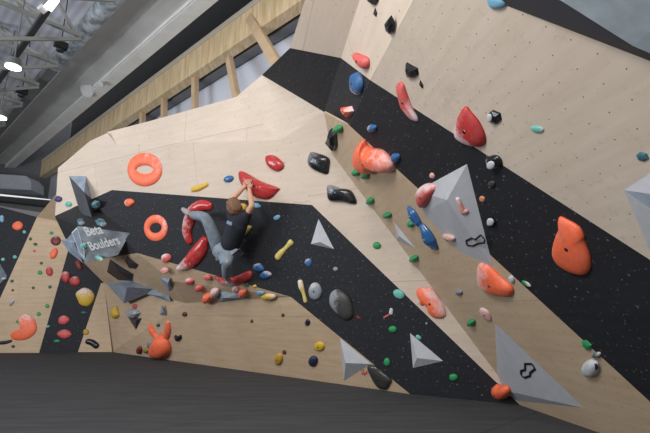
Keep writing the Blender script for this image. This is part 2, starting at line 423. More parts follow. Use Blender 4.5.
volume('larger black volume on the brown underside below the sign', [(110, 259), (132, 274), (131, 281), (118, 280), (107, 272)], [(118, 271, .10)], fan(5, 5), [VOLBLK], pl=plane(hit(N_, 137, 253), hit(Q1, 104, 283), hit(Q1, 83, 262)), group=LV)
volume('smaller black volume on the brown underside below the sign', [(127, 256), (139, 265), (136, 269), (129, 268), (125, 261)], [(131, 263, .06)], fan(5, 5), [VOLBLK], group=LV)
volume('small blue volume beneath the lip left of the row of pink holds', [(160, 278), (170, 278), (173, 289), (169, 292), (165, 286)], [(168, 283, .07)], fan(5, 5), [VOLB], group=LV)
volume('grey wedge volume under the climber\'s foot', [(220, 291), (240, 294), (251, 298), (220, 303), (216, 298)], [(224, 298, .08)], fan(5, 5), [VOLB], group=LV)
volume('grey blue cone volume under the overhang above the orange hold', [(162, 304), (167, 316), (159.5, 314.5)], [(163, 312, .07)], fan(3, 3), [VOLB], pl='L', group=LV)
volume('dark grey upside-down triangle volume beneath a chalky round hold', [(128.5, 318), (142, 318), (136, 330)], [(135.5, 321, .10)], fan(3, 3), [VOLD], pl=None, group=LV)
volume('grey triangle volume on black boards at the left picture edge', [(-8, 250), (7, 276), (-8, 292)], [(-3, 272, .15)], fan(3, 3), [VOLB], pl='Q', group=LV)

# painted marks lying on faces
def mark(name, P, lines, wpx, mat, parent, pw, closed=False, lift=.004):
    bm = bmesh.new()
    for L in lines:
        pts = [hit(P, x, y, lift) for x, y in L]
        if closed: pts.append(pts[0])
        for i in range(len(pts)-1):
            dist = (pts[i]-O).length; wd = wpx*dist/F
            bar(bm, pts[i], pts[i+1], wd, .003, up=P[0])
    o = fin(bm, name, [mat]); reparent(o, parent, pw); return o
facep = lambda W, a, b, c: plane(W[a], W[b], W[c])
mark('cloud_outline', facep(V1W, 1, 2, 5), [[(466, 241), (472, 238), (475, 240), (481, 235), (485, 240), (484, 243), (478, 243.5), (473, 246), (467, 245.5)]], 1.8, INK, V1, V1F, True)
mark('arrow_mark', facep(V3W, 0, 1, 4), [[(525, 364), (532, 364), (535, 369), (530, 373), (530, 376), (524, 378), (521, 375), (521, 371), (525, 370)]], 2.0, INK, V3, V3F, True)
Pt = facep(SGW, 3, 4, 7)
def words(txt, px, py, px2, hpx, P, mat, parent, pw, name):
    cu = bpy.data.curves.new(name, 'FONT'); cu.body = txt; cu.size = 1; cu.extrude = .02; cu.offset = .025
    o = bpy.data.objects.new(name, cu); COL.objects.link(o)
    bpy.context.view_layer.update()
    me = bpy.data.meshes.new_from_object(o.evaluated_get(bpy.context.evaluated_depsgraph_get()))
    bpy.data.objects.remove(o)
    a = hit(P, px, py, .006); b2 = hit(P, px2[0], px2[1], .006); x = (b2-a); L = x.length; x.normalize()
    n = P[0]; y = n.cross(x).normalized(); wid = max(v.co.x for v in me.vertices)
    sx = L/wid; c = hit(P, px, py-hpx, .006); sy = (c-a).length/.7
    for v in me.vertices: v.co = Vector((v.co.x*sx, v.co.y*sy, v.co.z*.02))
    Mx = Matrix(((x.x, y.x, n.x, a.x), (x.y, y.y, n.y, a.y), (x.z, y.z, n.z, a.z), (0, 0, 0, 1)))
    o = link(name, me, [mat]); o.matrix_world = Mx; reparent(o, parent, pw); return o
Pt2 = plane(hit(Wp, 130, 233), hit(Wp, 86, 263), hit(Wp, 88, 232, .45))
words('Beta', 87, 236, (104, 233), 8.5, TX, CHALKW, sg, SGF, 'lettering')
words('Boulders', 91, 250.5, (121, 243.5), 8, TX, CHALKW, sg, SGF, 'lettering')
mark('sign_outline', plane(SGW[6], SGW[7], SGW[9]), [[(72, 233), (77, 228), (84, 250), (84.5, 258), (80, 253), (72, 233)]], 1.1, CHALKW, sg, SGF)

# ------------------------------------------------------------------ climbing holds
def catmull(P, n=5):
    out = []; L = len(P)
    for i in range(L):
        p0, p1, p2, p3 = P[i-1], P[i], P[(i+1) % L], P[(i+2) % L]
        for k in range(n):
            t = k/n
            out.append(tuple(.5*((2*p1[j])+(-p0[j]+p2[j])*t+(2*p0[j]-5*p1[j]+4*p2[j]-p3[j])*t*t+(-p0[j]+3*p1[j]-3*p2[j]+p3[j])*t**3) for j in range(2)))
    return out
def add_bolt(parent, loc, r):
    bm = bmesh.new()
    bmesh.ops.create_cone(bm, cap_ends=True, segments=8, radius1=r, radius2=r*.8, depth=.008, matrix=Matrix.Translation(loc))
    o = fin(bm, 'bolt', [BOLT]); o.parent = parent
def hold(label, hue, outline=None, ell=None, h=.05, chalk=0, cd=(0, 0), glossy=False, pl=None, bolt=None, peak=(0, 0), facet=False, group=None, name='climbing_hold', rough=.0, power=.55):
    if ell:
        cx, cy, rx, ry = ell[:4]; an = math.radians(ell[4] if len(ell) > 4 else 0)
        n = 8 if not facet else 6
        outline = []
        for k in range(n):
            a = k*2*math.pi/n; wob = 1+random.uniform(-.09, .09)
            x, y = rx*math.cos(a)*wob, ry*math.sin(a)*wob
            outline.append((cx+x*math.cos(an)-y*math.sin(an), cy+x*math.sin(an)+y*math.cos(an)))
    cx = sum(p[0] for p in outline)/len(outline); cy = sum(p[1] for p in outline)/len(outline)
    P = pl or surf(cx, cy)
    if isinstance(P, str): P = PT[P]
    O2 = outline if facet else catmull(outline, 4)
    c = hit(P, cx, cy); Fm = frame_of(c, P[0]); inv = Fm.inverted()
    L = [inv@hit(P, *p) for p in O2]
    size = max(v.length for v in L)
    h = h if h > 1 else h
    H = size*h*6.5 if h < .2 else h   # h given as share of the hold's half width (.05 = half)
    bm = bmesh.new(); rings = []
    steps = [(1, 0), (.985, .22), (.93, .45), (.82, .66), (.65, .84), (.42, .96), (.2, 1.0)] if not facet else [(1, 0), (.88, .55), (.45, 1.0)]
    ph = [random.uniform(0, 6.28) for _ in range(3)]
    for s, z in steps:
        ring = []
        for i, v in enumerate(L):
            k = 1+rough*(math.sin(3*i+ph[0])+math.sin(1.7*i+ph[1]+z*4))*.5
            ring.append(bm.verts.new((v.x*s*k+peak[0]*size*(1-s), v.y*s*k+peak[1]*size*(1-s), H*z)))
        rings.append(ring)
    N = len(L)
    for a, b_ in zip(rings, rings[1:]):
        for i in range(N):
            j = (i+1) % N; f = bm.faces.new((a[i], a[j], b_[j], b_[i])); f.smooth = not facet
    f = bm.faces.new(rings[-1]); f.smooth = not facet; bm.faces.new(rings[0][::-1])
    o = fin(bm, name, [holdmat(hue, chalk, cd[0], cd[1], glossy)]); o.matrix_world = Fm
    if bolt is None: bolt = size > .085
    if bolt: add_bolt(o, Vector((peak[0]*size*.8, peak[1]*size*.8, H*1.0)), min(.016, size*.12))
    tag(o, label, 'climbing hold', group or f'{hue} climbing holds')
    return o
def catp(pts, n=5):
    """open spline through rows of equal length"""
    out = []; L = len(pts)
    for i in range(L-1):
        p0 = pts[max(i-1, 0)]; p1 = pts[i]; p2 = pts[i+1]; p3 = pts[min(i+2, L-1)]
        for k in range(n):
            t = k/n
            out.append(tuple(.5*((2*p1[j])+(-p0[j]+p2[j])*t+(2*p0[j]-5*p1[j]+4*p2[j]-p3[j])*t*t+(-p0[j]+3*p1[j]-3*p2[j]+p3[j])*t**3) for j in range(len(p1))))
    out.append(tuple(pts[-1])); return out
ZH = .8
def sweep(label, hue, path, chalk=0, cd=(0, 0), glossy=False, pl=None, group=None, lift=.6, closed=False, bolt=True, squash=1.0):
    """path rows: px, py, radius px; a rounded bar lying on the wall plane"""
    cx = sum(p[0] for p in path)/len(path); cy = sum(p[1] for p in path)/len(path)
    P = pl or surf(cx, cy)
    if isinstance(P, str): P = PT[P]
    rows = path if closed else catp(path, 5)
    c = hit(P, cx, cy); Fm = frame_of(c, P[0]); inv = Fm.inverted()
    pts = []; rr = []
    for x, y, r in rows:
        w0 = hit(P, x, y); rad = r*(w0-O).dot(Vector((0, CT, ST)))/F
        pts.append(inv@w0); rr.append(rad)
    bm = bmesh.new(); n = len(pts); seg = 14; rings = []
    for i in range(n):
        a = pts[(i-1) % n] if closed else pts[max(i-1, 0)]; b2 = pts[(i+1) % n] if closed else pts[min(i+1, n-1)]
        d = (b2-a).normalized(); s = Vector((d.y, -d.x, 0)).normalized()
        ring = []
        for k in range(seg+1):
            t = math.pi*k/seg
            ring.append(bm.verts.new(pts[i]+s*rr[i]*math.cos(t)+Vector((0, 0, 1))*rr[i]*ZH*squash*math.sin(t)))
        rings.append(ring)
    for i in range(n if closed else n-1):
        A, B2 = rings[i], rings[(i+1) % n]
        for k in range(seg+1):
            f = bm.faces.new((A[k], A[(k+1) % (seg+1)], B2[(k+1) % (seg+1)], B2[k])); f.smooth = k != seg
    if not closed:
        for i, sgn in ((0, -1), (n-1, 1)):     # rounded ends
            base = rings[i]; d = (pts[i]-pts[i-1 if i else 1]).normalized()
            last = base
            for q in (.5, .85):
                nr = []
                for v in base:
                    rel = v.co-pts[i]
                    nr.append(bm.verts.new(pts[i]+rel*math.sqrt(1-q*q)+d*rr[i]*q*.9))
                for k in range(seg+1):
                    f = bm.faces.new((last[k], last[(k+1) % (seg+1)], nr[(k+1) % (seg+1)], nr[k])); f.smooth = k != seg
                last = nr
            f = bm.faces.new(last); f.smooth = True
    o = fin(bm, 'climbing_hold', [holdmat(hue, chalk, cd[0], cd[1], glossy)]); o.matrix_world = Fm
    if bolt and not closed:
        i = n//2; add_bolt(o, pts[i]+Vector((0, 0, rr[i]*ZH*squash)), min(.016, rr[i]*.3))
    tag(o, label, 'climbing hold', group or f'{hue} climbing holds'); return o
def ring(label, cx, cy, rx, ry, rt, pl, an=0):
    P = PT[pl]; a0 = math.radians(an); path = []
    for k in range(36):
        a = k*math.pi/18; x, y = (rx-rt)*math.cos(a), (ry-rt)*math.sin(a)
        path.append((cx+x*math.cos(a0)-y*math.sin(a0), cy+x*math.sin(a0)+y*math.cos(a0), rt))
    o = sweep(label, 'orange', path, .05, (.6, .3), closed=True, pl=pl, group='orange ring holds', squash=.5)
    return o

# --- big ones on the back wall
ring('larger orange ring hold on pale plywood above the black band', 145, 169.6, 19.2, 16.8, 6.2, 'M')
ring('smaller orange ring hold on the black band left of the red arcs', 156, 228, 13, 13.4, 4.2, 'N', 20)
sweep('upper red arc hold curving under the climber\'s raised foot', 'red', [(210, 206, 4.5), (202, 205.5, 6), (194, 211, 6.8), (189.5, 221, 6.6), (187.5, 232, 5.8), (190, 241, 4)], .1, (-1, .5), True, pl='N')
sweep('lower red horn hold tapering down left below the red arc', 'red', [(205, 240, 5), (201, 249, 8), (193, 259, 8), (184, 265.5, 5), (178, 268.5, 2.2)], .25, (-1, -.3), True, pl='N')
hold('big glossy red wedge hold gripped by the climber\'s hands', 'red', [(239.3, 171.6), (246, 172.7), (260, 180.8), (278.5, 187.8), (278.5, 191), (269, 199.3), (255.4, 197), (246, 189), (240.4, 181)], h=.035, glossy=True, pl='M')
hold('oval red hold on plywood right above the gripped red wedge', 'red', [(265.8, 156.6), (274, 155.4), (283, 162.4), (284, 168), (277.4, 171.6), (268, 165.8)], h=.05, glossy=True, pl='M')
hold('long red hold on the lip under the climber\'s standing foot', 'red', [(214, 276), (225, 277), (236, 276), (250, 270.5), (252.5, 275), (248, 281), (236, 285), (224, 285), (217, 280)], h=.03, chalk=.2, cd=(-.5, -.5), pl='N')
hold('small blue oval hold on plywood left of the gripped red wedge', 'blue', ell=(229, 179, 5, 3.6, -10), h=.06, pl='M')
sweep('flat yellow bar hold on plywood above the red arcs', 'yellow', [(193, 189.5, 2.6), (199, 188, 3), (207, 184.5, 2.2)], .15, pl='M', bolt=False)
hold('small orange hold on black board near the ring holds', 'orange', ell=(129.5, 202.5, 4.8, 4.2), h=.06, chalk=.3, cd=(-1, 0), pl='N')
hold('glossy black upper hold on plywood left of the orange shell', 'black', [(310.4, 152.6), (315.6, 152.6), (329, 158), (329.5, 168), (327, 174.4), (314.5, 170), (308, 163)], h=.05, glossy=True, chalk=.12, cd=(-.8, .6), pl='S', peak=(-.1, .15))
hold('glossy black lower block hold on plywood above the black stripe', 'black', [(328.7, 184.7), (340, 188), (351.6, 191), (356.7, 203.8), (343, 202), (330, 200.7), (327.5, 192)], h=.045, glossy=True, chalk=.15, cd=(-.4, 1), pl='S', peak=(-.1, .15))
hold('narrow black fin hold on the ridge beside a green hold', 'black', [(332, 127.7), (337, 133), (337.8, 145.3), (335, 151), (327, 142), (331, 135)], h=.05, glossy=True, pl='R', facet=True)
# pink row under the lip
hold('white and pink hold upper of two left of the red horn', 'pinkred', ell=(166.6, 258, 5, 4.5), h=.07, chalk=.7, cd=(-.6, .6), pl='N')
hold('pale pink hold lower of two left of the red horn', 'pink', ell=(165, 270.5, 4, 3.4), h=.07, chalk=.5, pl='N')
for (x, y, rx, ry, hue, ch, lb) in [
    (190, 281, 4.2, 3, 'pinkred', .4, 'leftmost pink hold of the row along the lip beneath the red horn'),
    (199.5, 287.5, 4, 3, 'pinkred', .1, 'coral hold second in the row along the lip from the left'),
    (208, 297, 5.2, 4.2, 'orange', .1, 'reddish orange hold lowest of the row along the lip'),
    (215.6, 291.5, 5, 4.2, 'skinpink', .6, 'chalky pale pink hold left of the grey wedge volume'),
    (208, 277.5, 3.8, 3, 'pinkred', .2, 'small rose hold left of the long red foothold'),
    (236, 289, 3.8, 3.6, 'skinpink', .4, 'pale pink hold under the long red foothold'),
    (243, 292.5, 4.5, 4, 'orange', .05, 'bright coral hold right end of the row along the lip')]:
    hold(lb, hue, ell=(x, y, rx, ry), h=.07, chalk=ch, cd=(-.3, .6), group='pink and coral holds along the lip', pl='N' if y < 280 else None)
hold('raspberry hold on black board beside the climber\'s hip', 'pinkred', ell=(236.5, 251, 5.5, 3.6), h=.06, pl='N')
hold('blue hold upper left of the pair right of the climber', 'blue', ell=(259, 267.5, 5.5, 4.4, 20), h=.07, chalk=.3, cd=(-.5, .5), pl='N')
hold('blue hold lower right of the pair right of the climber', 'blue', ell=(266, 275, 5.8, 4, -10), h=.07, chalk=.3, cd=(.5, .5), pl='N')
hold('tiny green foothold right of the long red foothold', 'darkgreen', ell=(247, 284.5, 2, 1.8), h=.08, pl='N')
hold('tiny yellow foothold below the blue pair', 'yellow', ell=(255, 286, 1.8, 1.5), h=.08, pl='N')
hold('pale lilac foothold on the lip left of a yellow hold', 'lightblue', ell=(261, 293, 4, 2.2, 10), h=.05)
hold('yellow hold on the lip at the corner of the black board', 'yellow', ell=(269, 296.3, 7.5, 3, 0), h=.05, chalk=.3, cd=(1, 0))
hold('small silver foothold on black board under the climber\'s thigh', 'grey', ell=(217.5, 259, 1.8, 1.6), h=.08, pl='N')
sweep('pale yellow bone hold right of the climber', 'paleyellow', [(278, 257, 3.6), (281, 253, 3.2), (286, 248, 2.2), (291, 242.5, 3.4)], .4, (-.4, .4), pl='N', bolt=False)
sweep('yellow bone hold above the grey domes', 'paleyellow', [(300.5, 282, 3), (301.5, 287, 3.2), (303.5, 293, 2), (305.5, 301, 2.3)], .4, (-.4, .8), pl='S', bolt=False)
hold('pale yellow hold on black board at the climber\'s side', 'paleyellow', [(243, 226), (252, 226), (249, 232), (244, 237), (240.5, 238), (241, 232)], h=.05, chalk=.2, cd=(-.3, -.6), pl='N')
hold('yellow hold between the climber\'s head and arm', 'yellow', ell=(243, 206.5, 5, 3.4, 10), h=.04, pl='N')
hold('light blue hold at the top of black board right of the raised arm', 'lightblue', ell=(257, 205.5, 4.5, 2.4, 20), h=.05, chalk=.3, pl='N')
hold('light blue hold upper middle of the black band right of the climber', 'lightblue', ell=(277, 217.7, 3.8, 2.6, -30), h=.06, chalk=.4, pl='N')
hold('blue hold on black board above the yellow bone', 'blue', ell=(308.5, 262.5, 3.6, 4.2), h=.06, chalk=.4, cd=(-.5, .5), pl='S')
hold('small round grey foothold on the stripe between dome and volume', 'grey', ell=(335.5, 269, 2.4, 2.2), h=.06, pl='S')
hold('smaller grey dome hold on the black stripe', 'grey', ell=(315.5, 291, 6.2, 9.2, 10), h=.055, chalk=.3, cd=(-.5, .5), pl='S')
hold('larger grey dome hold with dark side on the black stripe', 'darkgrey', [(331, 293), (338, 289), (347, 294), (352, 303), (353, 316), (346, 320), (336, 312), (330, 303)], h=.05, chalk=.5, cd=(-1.4, .2), pl='S')
hold('tiny red foothold right of the larger grey dome', 'darkred', ell=(358.5, 317.5, 3.2, 1.1, 30), h=.05, pl='S')
# --- lower plywood
GP = 'small holds on the lower plywood'
hold('bright yellow upper hold on lower plywood near the grey pyramid', 'yellow', ell=(319.5, 346, 5, 5), h=.05, pl='L', group=GP)
hold('ochre left hold on lower plywood close to the mat', 'ochre', ell=(279, 359, 4.2, 6), h=.05, pl='L', group=GP)
hold('dark blue round hold between the two yellow ones on lower plywood', 'navy', ell=(313.5, 361, 4.8, 5.2, 30), h=.06, pl='L', group=GP)
hold('black and white split foothold on plywood under the domes', 'black', ell=(307.5, 322.5, 2.8, 3.2), h=.06, chalk=.5, cd=(-1.2, 0), pl='L', group=GP)
hold('small dark foothold above the ochre hold', 'brown', ell=(284.5, 352, 2, 2.2), h=.06, pl='L', group=GP)
hold('small dark foothold below the corner of the black board', 'brown', ell=(283, 315, 1.7, 1.9), h=.06, pl='L', group=GP)
hold('tiny dark foothold on plywood left of centre under the lip', 'brown', ell=(252, 321, 1.5, 1.6), h=.06, pl='L', group=GP)
hold('black heart shaped foothold right of the orange rabbit hold', 'black', [(175.5, 335), (178, 336), (181, 334.5), (182, 337.5), (179, 341), (176, 339)], h=.06, pl='L', group=GP)
hold('small brown foothold under the lip right of the blue cone', 'brown', ell=(185, 314, 2.3, 2.3), h=.06, pl='L', group=GP)
hold('dark rounded hold hanging at the plywood tip beside the mat', 'darkgrey', [(367.4, 366.8), (374, 365), (381, 370.5), (391.4, 378.8), (391, 383), (386.8, 389), (379, 387.5), (373, 379.7)], h=.04, glossy=True, pl='L')
bmk = bmesh.new()
for L in ([(360.5, 369), (363, 374)], [(363, 369.5), (364.5, 375.5), (367, 371)], [(361, 374), (367.5, 373.5)]):
    for a_, b2 in zip(L, L[1:]): bar(bmk, hit(LW, *a_, .004), hit(LW, *b2, .004), .010, .003, up=LW[0])
tag(fin(bmk, 'painted_mark', [simple('red_marker', srgb(200, 80, 80), .7)]), 'red scribbled mark on plywood between pyramid and dark hold', 'marking')
# orange rabbit: body and two ears
rb = hold('orange two eared hold low on plywood by the mat', 'orange', [(156.5, 338), (160, 334), (165, 335.5), (169.5, 341), (171.5, 349), (168, 355.5), (161, 356.5), (154, 354), (153, 347)], h=.06, pl='L')
def ear(path):
    o = sweep('x', 'orange', path, .1, (.5, 0), pl='L', bolt=False)
    for k in ('label', 'category', 'group'): del o[k]
    o.name = 'ear'; reparent(o, rb, rb.matrix_world.copy())
ear([(151, 325.5, 2.8), (152.5, 330, 4.4), (156, 335.5, 3.8), (160, 341, 3.6)])
ear([(168.5, 322, 2.6), (168.5, 328, 4.2), (167, 335, 3.8), (164, 341, 3.6)])
hold('chalky round faceted hold on top of the upside-down triangle', 'grey', ell=(134.7, 313, 6.3, 5.6), h=.06, chalk=.7, facet=True)
hold('small rose ring foothold above the chalky round hold', 'pinkred', ell=(135.3, 306, 2, 2.2), h=.06)
hold('yellow cone hold on plywood left of the chalky round hold', 'yellow', [(117, 306), (119, 311), (119.5, 316), (116, 318.5), (113, 315), (114.5, 310)], h=.07)
hold('dark red foothold by the mat left of the orange two eared hold', 'darkred', ell=(140, 350, 2.8, 4), h=.06)
hold('olive foothold by the mat left of the orange two eared hold', 'olive', ell=(146.8, 350, 2.6, 3), h=.06)
hold('small grey hold touching the left of the orange two eared hold', 'grey', ell=(150.5, 344, 2.4, 4), h=.06, pl='L')
hold('tiny green foothold between the two orange ears', 'darkgreen', ell=(158.5, 325, 1.6, 1.6), h=.08, pl='L')
# --- ridge, stripe and big overhang
hold('orange shell shaped hold on the plywood edge of the stripe', 'orange', [(365.5, 139), (369.6, 146.4), (383, 149.5), (392.5, 159), (395.6, 166), (392.5, 170.7), (378, 167), (372.8, 172.4), (362.4, 169), (357, 161), (357, 151.6), (360, 144.3)], h=.05, chalk=.3, cd=(.5, -.1), pl='R')
hold('tall orange flame shaped hold on the black stripe at right', 'orange', [(559.7, 216.6), (567, 218.7), (579.5, 226), (584.7, 234.3), (585.5, 241), (591, 256), (591, 268.6), (584.7, 274.4), (573, 272.8), (559.8, 265.5), (553.5, 256), (553.5, 245.7), (556.6, 235), (559.7, 227)], h=.03, chalk=.25, cd=(-.3, .2), pl='R')
hold('orange hold with chalky centre right of the ridge below the volume', 'orange', [(480, 263), (489, 265), (501, 276), (513, 286.7), (513.5, 293), (509, 296), (494.5, 294), (486.5, 290.7), (480, 284), (478, 273)], h=.04, chalk=.55, cd=(-.9, .5), pl='R')
hold('orange and white hold straddling the ridge band and lower stripe', 'orange', [(416.4, 291), (421.6, 287.7), (431, 288), (440, 298.5), (445.5, 310), (444.5, 317), (436, 318), (429, 313), (427, 307), (419.5, 299.5)], h=.045, chalk=.5, cd=(.9, .5), pl='S')
hold('red teardrop hold with chalk on its left at upper right', 'red', [(466, 106), (472, 112), (480, 122), (486, 136), (484, 145), (474, 146), (463, 142), (456, 136), (456, 126), (460, 114)], h=.045, chalk=.55, cd=(-1.6, 0), pl='R')
hold('long chalky red tongue hold above the black stripe', 'pinkred', [(399, 82), (403.5, 83), (407, 92), (412, 106), (419, 120), (413, 120), (406, 113), (402, 107), (399, 96), (397, 87)], h=.03, chalk=.5, cd=(0, -1), pl='R')
hold('pink red wedge hold above the blue hold near the stripe top', 'pinkred', [(355.5, 53), (362, 54.5), (369, 58), (370, 66), (367, 69), (361, 63)], h=.05, pl='B')
hold('blue bean hold at the top of the black stripe', 'blue', [(354, 74), (360, 72), (363.4, 78.5), (364, 88), (360, 95), (354, 91), (353, 80)], h=.06, chalk=.15, cd=(-1, -.5), pl='B')
hold('small orange triangle hold on dark board under the blue bean', 'orange', [(344, 107), (352, 106), (354, 111), (350, 117.5)], h=.06, facet=True, chalk=.2, cd=(1, 0), pl='B')
hold('small blue hold on the stripe above the orange shell', 'blue', ell=(373, 128, 4.6, 3.8), h=.07, chalk=.5, cd=(-.6, .6), pl='R')
hold('blue hold tucked at the right of the orange shell', 'blue', ell=(396.5, 157.5, 4.2, 5), h=.07, chalk=.3, cd=(-.4, .2), pl='R')
hold('chalky red scoop hold on the left corner of the large volume', 'pinkred', [(419.6, 188), (427.7, 183), (437, 184.6), (437.5, 192), (429, 204), (422, 206.6), (418.5, 197)], h=.05, chalk=.45, cd=(0, 1.2), pl='R')
sweep('pale pink crooked hold in the middle of the large volume', 'pink', [(458, 199, 2.4), (460.5, 205, 2.8), (463, 211, 3.4), (467, 211, 2.4)], .4, (0, 1), bolt=False)
hold('pale pink chalky hold near the lower left edge of the large volume', 'skinpink', ell=(450, 237, 6.5, 3, 25), h=.05, chalk=.6)
sweep('blue double lobed hold upper piece beside a green hold', 'blue', [(410.5, 209, 4.5), (414, 214, 7.4), (418, 221, 6.8)], .2, (-.8, -.4), True, pl='R')
sweep('large blue lower lobe hold pointing down right below the volume', 'blue', [(424, 227, 6), (428, 233, 8.8), (431, 239, 9.8), (434, 244, 7)], .25, (-.8, -.5), True, pl='R')
hold('small tan hold on the stripe right of the large volume', 'tan', ell=(482.5, 199, 2.7, 3.6, -30), h=.06, chalk=.5, pl='R')
hold('tiny whitish pink hold on the stripe left of the large volume', 'skinpink', ell=(432.5, 175.5, 2.4, 3, -30), h=.06, pl='R')
hold('white button hold with black centre on the stripe right of the volume', 'black', ell=(490.5, 222, 4.2, 4.8), h=.06, chalk=.1, cd=(-.2, 0), pl='R')
hold('grey smudged small hold on the stripe under the lower black hold', 'darkgrey', ell=(492, 184, 3.6, 3.4), h=.05, chalk=.3, pl='R')
hold('black faceted hold right of the red teardrop', 'black', ell=(495, 117, 8.2, 7, 20), h=.05, glossy=True, chalk=.35, cd=(-2, 0), facet=True, pl='R')
hold('black hold with white disc on the upper edge of the stripe', 'black', ell=(495, 161.5, 8.2, 6.6, 20), h=.06, glossy=True, chalk=.4, cd=(-1.9, -.6), pl='R')
hold('black chalky hold highest whole one on the upper plywood', 'black', [(391.5, 15), (395, 22), (395, 31), (391.5, 34.5), (387, 31), (385.5, 23)], h=.06, chalk=.3, cd=(-1.2, 0), facet=True, glossy=True, pl='R')
hold('black hold cut by the top edge of the picture', 'black', [(368, -6), (380, -6), (379, 1), (376, 5), (371, 2)], h=.05, facet=True, pl='B')
hold('small black sliver foothold under the hold at the top edge', 'black', [(375.5, 8), (377.5, 13), (376.5, 17), (373.8, 14)], h=.05, facet=True, pl='B')
hold('black faceted hold above the long red tongue', 'black', [(407, 62), (413, 65.5), (418, 68), (419, 74), (414, 78), (408, 77), (406, 70)], h=.06, facet=True, glossy=True, chalk=.25, cd=(-1.4, -.5), pl='R')
hold('small black foothold right of the long red tongue', 'black', [(420.5, 80), (423.5, 85), (422.8, 88.5), (419.5, 84)], h=.06, facet=True, pl='R')
hold('turquoise and blue hold at the top edge beside the corner volume', 'lightblue', [(488, -4), (498, -5), (507, 0), (506, 6), (498, 8.5), (490, 6)], h=.05, chalk=.1, pl='R')
hold('flat pale turquoise foothold on plywood right of the black hold', 'turquoise', ell=(537.5, 129, 7, 3.4, 12), h=.04, chalk=.3, cd=(.5, 0), pl='R')
hold('dark teal hold near the right edge above the pale volume', 'teal', ell=(642.5, 156.5, 6.8, 5, 15), h=.05, facet=True, pl='R')
hold('white oval foothold right of the chalky orange hold', 'white', ell=(512, 279, 2.8, 4.2, -30), h=.06, chalk=.4, pl='R')
hold('slim green foothold on the stripe right of the white oval', 'green', ell=(526.5, 283.5, 5.2, 1.8, 32), h=.05, chalk=.5, cd=(1.2, 0), pl='R')
hold('mottled pink hold on brown plywood above the arrow volume', 'skinpink', ell=(486, 314, 3.8, 8.5, -40), h=.04, chalk=.4, cd=(0, .6), pl='R')
hold('small silver hold on brown plywood right of the ridge', 'grey', ell=(459.5, 292, 3.6, 2.8), h=.05, chalk=.5, pl='R')
hold('small pink square hold on the left of the orange and white hold', 'pinkred', ell=(422, 303, 2.8, 2.5, 30), h=.07, pl='S')
def cap(px, py, rx, ry, an, lift, parent):
    c = hold('x', 'white', ell=(px, py, rx, ry, an), h=.03, chalk=0, pl=(R_[0], R_[1]+lift), bolt=False)
    for k in ('label', 'category', 'group'): del c[k]
    c.name = 'white_disc'; c['label'] = 'white disc'; reparent(c, parent, parent.matrix_world.copy())
for lb, px, py, rx, ry, lift in (('black hold with white disc', 490.8, 165, 4.2, 4.2, .035), ('white button hold', 490.5, 222, 3.6, 4.0, .022), ('black faceted hold right', 489.5, 118, 2.6, 4.4, .028)):
    o_ = next(o for o in bpy.data.objects if str(o.get('label', '')).startswith(lb)); cap(px, py, rx, ry, 0, lift, o_)
# the white and navy disc
bt = hold('round white rimmed disc hold at the bottom edge of the stripe', 'white', ell=(591.7, 368, 8.6, 8.4), h=.05, chalk=.1, pl='R', bolt=False)
nv = hold('x', 'navy', ell=(592.3, 367.3, 6, 6), h=.03, chalk=.35, pl=(R_[0], R_[1]+.018), bolt=False)
for k in ('label', 'category', 'group'): del nv[k]
nv.name = 'centre_cap'; nv['label'] = 'navy cap'; reparent(nv, bt, bt.matrix_world.copy())
hold('green block hold above the white rimmed disc', 'green', ell=(587, 344.8, 6.8, 3.6, 42), h=.06, facet=True, pl='R')
hold('small teal and white foothold between green block and disc', 'teal', ell=(597, 354.5, 4.5, 2.6, -15), h=.06, chalk=.4, cd=(1, 0), pl='R')
oo = hold('orange double round hold at the tip of the arrow volume', 'orange', [(492.5, 386), (497, 383.5), (501, 385), (507, 385), (511, 390), (509, 396), (502, 397.5), (497, 394.5), (493, 392)], h=.06, pl=(R_[0], R_[1]+.045))
hold('turquoise hold on the upper edge of the lower black stripe', 'turquoise', ell=(399, 294, 5.8, 4.6, 25), h=.06, chalk=.2, pl='S')
sweep('white pinch foothold on the stripe with a pink tail', 'white', [(391.5, 309.5, 1.8), (391, 313, 2.2)], .5, pl='S', bolt=False)
sweep('thin pink bar foothold left of the white pinch', 'pinkred', [(384, 317.5, .9), (389, 314.8, .9)], .1, pl='S', bolt=False)
hold('small teal foothold on top of the white triangular volume', 'turquoise', ell=(418.5, 337, 3.2, 1.9, 35), h=.07, pl='S')
hold('tiny silver dot foothold right of the turquoise hold', 'grey', ell=(426.5, 323.5, 1.2, 1.2), h=.08, pl='S')
GG = 'small round green holds'
for x, y, rx, ry, P, lb in [
    (393, 329, 4.2, 3.6, 'S', 'green hold on the lower stripe under the white pinch'),
    (387, 362, 3.2, 4.2, 'S', 'green hold on the lower stripe nearest the dark rounded hold'),
    (453.5, 377, 4.4, 3.5, 'S', 'green hold low on the stripe right of the white triangular volume'),
    (415, 258, 3.8, 3.2, 'R', 'green hold at the ridge directly below the sliver volume'),
    (377, 245.5, 4, 3.6, 'S', 'green hold in the middle of the pale ridge band'),
    (388, 214.5, 3.6, 2.8, 'R', 'green hold on the brown plywood left of the blue double hold'),
    (371, 200.5, 3.4, 3.4, 'R', 'green hold at the ridge right of the lower black block'),
    (357, 172, 3.4, 3.6, 'R', 'left green hold of two under the orange shell'),
    (366.5, 175, 3.8, 3.4, 'R', 'right green hold of two under the orange shell'),
    (339, 128.5, 4, 4.2, 'R', 'green hold beside the narrow black fin on the ridge'),
    (411.5, 223.5, 3.4, 3.2, 'R', 'green hold tucked between the two blue lobes'),
    (472, 322, 3.8, 3, 'R', 'green hold on brown plywood left of the arrow volume')]:
    hold(lb, 'green', ell=(x, y, rx, ry), h=.08, pl=P, group=GG)
